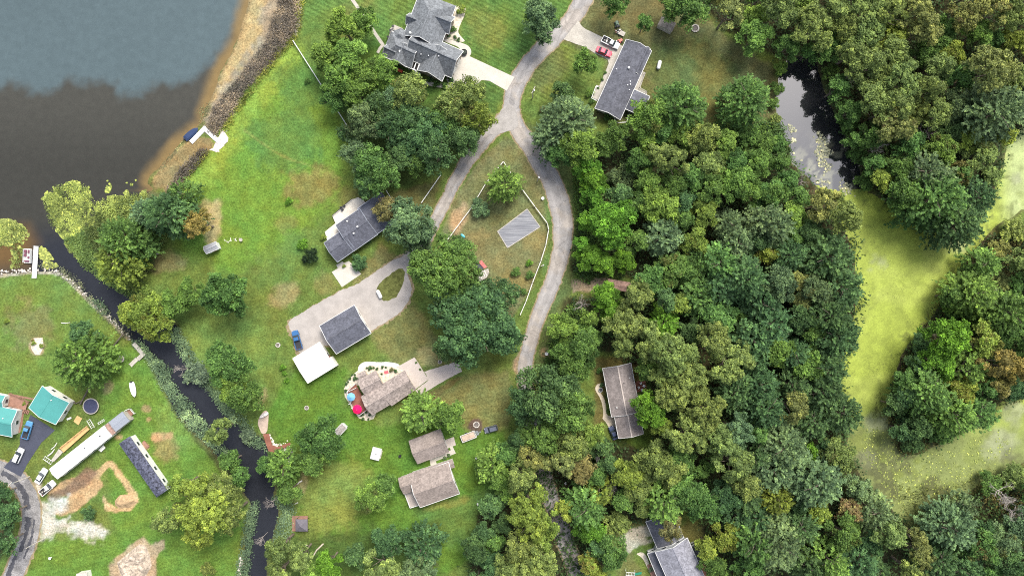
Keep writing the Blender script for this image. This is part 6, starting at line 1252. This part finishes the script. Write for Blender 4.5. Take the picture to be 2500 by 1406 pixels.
for ln in GARDEN.split(';'):
    x, y, r, c = ln.split(); x, y, r = float(x), float(y), float(r); lm = min(GL, key=lambda l: math.hypot(x - l[1], y - l[2]))[0]
    size = 'tiny ' if r < 5 else 'large ' if r > 12 else 'small '; gg.setdefault((f'{size}{CW[c]} round bush', lm), []).append((x, y, r, c))
for (k, lm), ts in gg.items():
    xs = [t[0] for t in ts]; ys = [t[1] for t in ts]; hor = max(xs) - min(xs) >= max(ys) - min(ys); ts.sort(key=lambda t: t[0] if hor else t[1])
    for i, (x, y, r, c) in enumerate(ts):
        lb = f'{k} {lm}' if len(ts) == 1 else f"{'rightmost' if hor else 'lowest'} {k} {lm}" if i == len(ts) - 1 else f"{'leftmost' if hor else 'topmost'} {k} {lm}" if i == 0 else f"{ordinal(i)}{k} from {'left' if hor else 'top'} {lm}"
        r_m = max(r, 2.5) * S; R, hp, cm, tm = proto('bush', r_m, i % 2); ht = r_m * 1.3
        o = thing('garden_bush', lb, 'bush', P(x, y, ht * .5), 0, 'garden bushes'); o.location.z = .03; o.rotation_euler = (0, 0, i * 1.7); o.scale = (r_m / R, r_m / R, ht / hp)
        a = bpy.data.objects.new('stem', tm); col.objects.link(a); a.parent = o; cr = bpy.data.objects.new('foliage', cm); col.objects.link(cr); cr.parent = o; pc = PAL[c]; cr.color = (*pc, -.2)
        if (x, y) == (757, 626): cr.color = (.018, .035, .016, -.2)

# ------------------------------------------------------------------ plants nobody could count
def scatter(polys, n, seed, avoid=(), margin=0):
    r = np.random.default_rng(seed); out = []
    areas = []
    for q in polys: p = np.array(q); areas.append((p[:, 0].max() - p[:, 0].min()) * (p[:, 1].max() - p[:, 1].min()))
    for q, a in zip(polys, areas):
        p = np.array(q); m = int(n * a / sum(areas) * 2.2) + 4
        x = r.uniform(p[:, 0].min(), p[:, 0].max(), m); y = r.uniform(p[:, 1].min(), p[:, 1].max(), m); k = (sdf(q, x, y) < -margin) & (x > -60) & (x < 2560) & (y > -60) & (y < 1470)
        out.append(np.stack([x[k], y[k]], 1))
    return np.concatenate(out)
def herb(name, label, cat, pts, h, size, colr, seed, per=7, spread=.5, flat=.4, z0=None, patch=None):
    """low leafy plants: 'per' leaves round every stem"""
    r = np.random.default_rng(seed); N = len(pts); c = np.stack([(pts[:, 0] - 1250) * S, (703 - pts[:, 1]) * S, np.zeros(N)], 1)
    hh = h * r.uniform(.5, 1.15, N)
    if patch: hh *= .4 + 1.1 * fbm(pts[:, 0], pts[:, 1], patch, seed, 3)
    pos = np.repeat(c, per, 0); pos[:, :2] += r.normal(size=(N * per, 2)) * spread; zz_ = np.repeat(hh, per) * r.uniform(.45, 1.0, N * per)
    pos[:, 2] = zz_ + (np.repeat(z0, per) if z0 is not None and hasattr(z0, '__len__') else (z0 or 0)); d = pos - np.repeat(c, per, 0); d[:, 2] = .15
    ax = d + r.normal(size=(N * per, 3)) * .25; nm = np.array([0, 0, 1.0]) + r.normal(size=(N * per, 3)) * flat
    me = leaf_mesh(name, pos, ax, nm, size * r.uniform(.6, 1.35, N * per), size * r.uniform(.35, .8, N * per), np.clip(fbm(np.repeat(pts[:, 0], per), np.repeat(pts[:, 1], per), 30, seed + 3, 3) * 1.6 - .3 + r.normal(size=N * per) * .1, 0, 1))
    o = link(name, me, label=label, cat=cat, kind='stuff'); o.color = (*colr, -.2); return o
herb('underbrush', 'dark leafy underbrush between the trees of the woods', 'underbrush', scatter(FOREST[:4], 15000, 5), 2.4, .8, (.058, .105, .034), 6, 6, .9, .6, patch=40)
herb('scrub', 'low green scrub between ranch lawn and pond', 'scrub', scatter([[(1760, 316), (1900, 296), (1930, 380), (1850, 420), (1770, 400)], [(1400, 420), (1440, 380), (1470, 560), (1440, 690), (1405, 680), (1412, 560)], [(1345, 820), (1400, 740), (1450, 800), (1420, 900), (1330, 900)]], 1500, 15), 1.6, .6, (.075, .135, .032), 16, 7, .7, .5, patch=30)
herb('shore_scrub', 'brown and green scrub on the far duckweed shore', 'scrub', scatter([FOREST[2], [(2380, 1190), (2600, 1110), (2600, 1260), (2420, 1260)]], 5200, 25), 2.0, .55, (.135, .125, .045), 26, 6, .8, .6, patch=26)
herb('lake_reeds', 'grey purple reeds and brush along the lake bank', 'reeds', scatter([[(700, -60), (738, -60), (726, 74), (690, 120), (600, 222), (552, 300), (530, 336), (505, 316), (524, 262), (582, 190), (650, 100), (676, 20)], [(512, 366), (478, 412), (428, 470), (404, 470), (444, 410), (490, 366)]], 6000, 35), 1.0, .40, (.195, .165, .135), 36, 5, .35, .8, patch=18)
herb('bank_grass', 'yellow green tall grass fringe where lawn meets lake', 'grass', scatter([strip([(722, 90), (690, 122), (620, 210), (566, 290), (546, 318)], 16), strip([(506, 372), (470, 420), (430, 470)], 12), strip([(738, -40), (734, 30), (722, 92)], 14)], 1500, 45), .8, .4, (.215, .235, .05), 46, 6, .35, .8)
herb('shallow_weeds', 'pale specks of water weed in the sandy shallows', 'weeds', scatter([[(560, 215), (620, 150), (690, 70), (690, 10), (640, 60), (600, 140), (545, 210)], [(480, 270), (540, 240), (520, 320), (492, 310)], [(455, 340), (490, 350), (440, 430), (380, 450), (400, 400)]], 1500, 55), .18, .34, (.20, .20, .10), 56, 4, .5, .25, -.36)
herb('marsh_plants', 'pale blue green broad leaved plants lining the channel', 'marsh plants', scatter([
  [(318, 838), (352, 866), (376, 905), (402, 955), (430, 1006), (472, 1052), (520, 1096), (552, 1130), (560, 1108), (520, 1062), (492, 1020), (470, 990), (440, 960), (414, 925), (420, 900), (396, 885), (372, 870), (350, 842), (330, 828)],
  [(398, 820), (420, 830), (440, 866), (470, 900), (500, 945), (545, 1005), (560, 1000), (520, 930), (480, 870), (450, 826), (430, 800)],
  [(664, 1210), (716, 1226), (724, 1260), (712, 1300), (690, 1330), (664, 1330), (676, 1290), (690, 1250)], [(576, 1406), (606, 1250), (624, 1220), (632, 1240), (616, 1310), (604, 1420)],
  [(590, 1062), (632, 1066), (664, 1110), (640, 1096), (612, 1084)], [(500, 930), (545, 980), (600, 1020), (630, 1066), (560, 1030)], [(220, 730), (250, 740), (268, 770), (246, 762)]], 5200, 65), .75, .50, (.165, .245, .135), 66, 6, .45, .45, -.35)
herb('water_plants', 'fresh green water plants crowding the channel mouth', 'water plants', scatter([[(158, 588), (230, 550), (300, 600), (344, 712), (324, 729), (256, 690), (206, 650)]], 1500, 68), .6, .48, (.16, .245, .07), 69, 6, .45, .5, -.35)
herb('shore_bushes', 'mixed green bushes on the lily shore', 'bushes', scatter([[(215, 560), (300, 520), (420, 480), (420, 560), (370, 640), (330, 712), (250, 640)], [(240, 520), (330, 480), (350, 540), (250, 580)]], 1900, 75), 1.5, .55, (.14, .185, .055), 76, 7, .6, .6, patch=26)
herb('bank_weeds', 'weeds on the stone bank of the left lawn', 'weeds', scatter([strip([(150, 662), (205, 712), (262, 772), (318, 828)], 16), strip([(100, 650), (150, 655), (200, 700)], 14)], 420, 85), .6, .42, (.18, .20, .12), 86, 6, .4, .6, -.2)
herb('marsh_sedge', 'olive sedge tufts standing in the lower slough', 'sedge', scatter([[(2190, 1180), (2330, 1190), (2430, 1130), (2450, 1180), (2340, 1236), (2300, 1290), (2210, 1290)], [(2140, 960), (2176, 960), (2180, 1040), (2130, 1010)], [(2240, 850), (2290, 770), (2310, 740), (2270, 800), (2210, 890)]], 420, 165), .6, .4, (.15, .17, .05), 166, 6, .4, .6, -.4)
herb('lily_leaves', 'raised yellow green leaves standing among the lily pads', 'water plants', scatter([[(104, 488), (132, 458), (180, 446), (212, 458), (226, 496), (290, 480), (360, 470), (360, 520), (260, 560), (222, 620), (210, 642), (166, 610), (150, 576), (122, 540)], [(-60, 546), (28, 540), (60, 560), (40, 604), (-60, 596)], [(30, 604), (60, 608), (48, 648), (26, 656)]], 1900, 175), .32, .36, (.235, .295, .085), 176, 6, .4, .55, -.38)
def pads(name, label, polys, n, rad, seed, colr, edge=26):
    """floating round leaves lying on the water"""
    r = np.random.default_rng(seed); p = scatter(polys, n, seed); f = .6 * fbm(p[:, 0], p[:, 1], 34, seed + 2, 4) + .4 * fbm(p[:, 0], p[:, 1], 9, seed + 6, 3); dd = np.min([np.abs(sdf(q, p[:, 0], p[:, 1])) for q in polys], 0)
    p = p[(f > .445 + .11 * ss(edge, 0, dd))]; N = len(p); c = np.stack([(p[:, 0] - 1250) * S, (703 - p[:, 1]) * S, -.40 + r.uniform(0, .10, N)], 1); R = rad * r.uniform(.6, 1.4, N); a0 = r.uniform(0, 6.28, N)
    V = np.stack([c + np.stack([R * np.cos(a0 + 2 * math.pi * k / 6), R * np.sin(a0 + 2 * math.pi * k / 6), r.normal(size=N) * .02], 1) for k in range(6)], 1).reshape(-1, 3)
    me = mesh_np(name, V, np.arange(N * 6).reshape(N, 6), M_leaf, False, None, {'tone': np.repeat(np.clip(r.normal(.55, .25, N), 0, 1), 6)}); o = link(name, me, label=label, cat='lily pads', kind='stuff'); o.color = (*colr, -.2)
pads('lily_pads', 'yellow green lily pads spreading from the shrubby shore into the lake', [[(98, 488), (112, 468), (132, 454), (180, 440), (214, 452), (226, 488), (290, 474), (330, 462), (366, 462), (366, 520), (260, 560), (222, 620), (214, 652), (166, 614), (150, 580), (118, 544)], [(255, 440), (268, 432), (270, 470), (256, 470)], [(306, 446), (330, 434), (330, 474), (302, 474)]], 17000, .27, 95, (.27, .32, .085), 16)
pads('lily_pads', 'yellow lily pad patch at the left edge above the straight dock', [[(-60, 540), (30, 534), (62, 556), (74, 580), (56, 592), (40, 610), (20, 600), (-60, 600)], [(28, 600), (62, 604), (50, 650), (24, 660), (20, 620)], [(92, 600), (108, 604), (140, 650), (100, 660)]], 5200, .27, 105, (.28, .32, .095), 16)
pads('pond_scum', 'pale weed scraps floating on the small pond', [[(1925, 300), (1960, 320), (1960, 400), (1935, 370)], [(1990, 300), (2030, 350), (2060, 440), (2010, 430), (1985, 360)], [(1990, 430), (2080, 450), (2090, 480), (2000, 460)]], 1100, .26, 115, (.40, .40, .27))
pads('duckweed_clumps', 'brighter clumps of floating weed on the lower slough', [[(2100, 1010), (2180, 1060), (2220, 1120), (2300, 1100), (2440, 1040), (2480, 1100), (2330, 1200), (2260, 1270), (2180, 1220), (2110, 1120)]], 1500, .17, 125, (.27, .32, .09), 10)
def rocks(name, label, lines, n, rad, seed, m, wid):
    r = np.random.default_rng(seed); pts = scatter([strip(l, wid) for l in lines], n, seed); V = []; F = []
    base = np.array([(-1, -1, 0), (1, -1, 0), (1, 1, 0), (-1, 1, 0), (-.6, -.6, 1), (.6, -.6, 1), (.6, .6, 1), (-.6, .6, 1)], float); fc = [(0, 1, 5, 4), (1, 2, 6, 5), (2, 3, 7, 6), (3, 0, 4, 7), (4, 5, 6, 7)]
    for k, (x, y) in enumerate(pts):
        b = base * (rad * r.uniform(.5, 1.3, 3)) * np.array([1, 1, .7]) + r.normal(size=(8, 3)) * rad * .15; t = r.uniform(0, 6.28); ca, sa = math.cos(t), math.sin(t); b = np.stack([b[:, 0] * ca - b[:, 1] * sa, b[:, 0] * sa + b[:, 1] * ca, b[:, 2]], 1)
        V.append(b + np.array([(x - 1250) * S, (703 - y) * S, -.18])); F += [tuple(i + 8 * k for i in f) for f in fc]
    link(name, mesh_np(name, np.concatenate(V), np.array(F), m), label=label, cat='stones', kind='stuff')
rocks('riprap', 'pale stones heaped along the left bank of the channel', [[(-40, 668), (80, 659), (146, 662), (205, 714), (264, 774), (318, 826)]], 900, .24, 131, M_rock, 9)
rocks('landing_stones', 'white stones round the landing and boardwalk', [[(552, 318), (556, 340), (530, 370)], [(656, 1060), (666, 1086), (678, 1090), (710, 1076)], [(706, 1090), (716, 1108), (700, 1126)], [(583, 1406), (590, 1360)], [(735, -20), (730, 40), (722, 90)], [(548, 590), (575, 584), (590, 586)]], 420, .26, 141, surf('white_stone', (.66, .61, .54), .9, .25, 2, 8, .2), 9)
for o in bpy.data.objects:
    if '_o' in o: del o['_o']
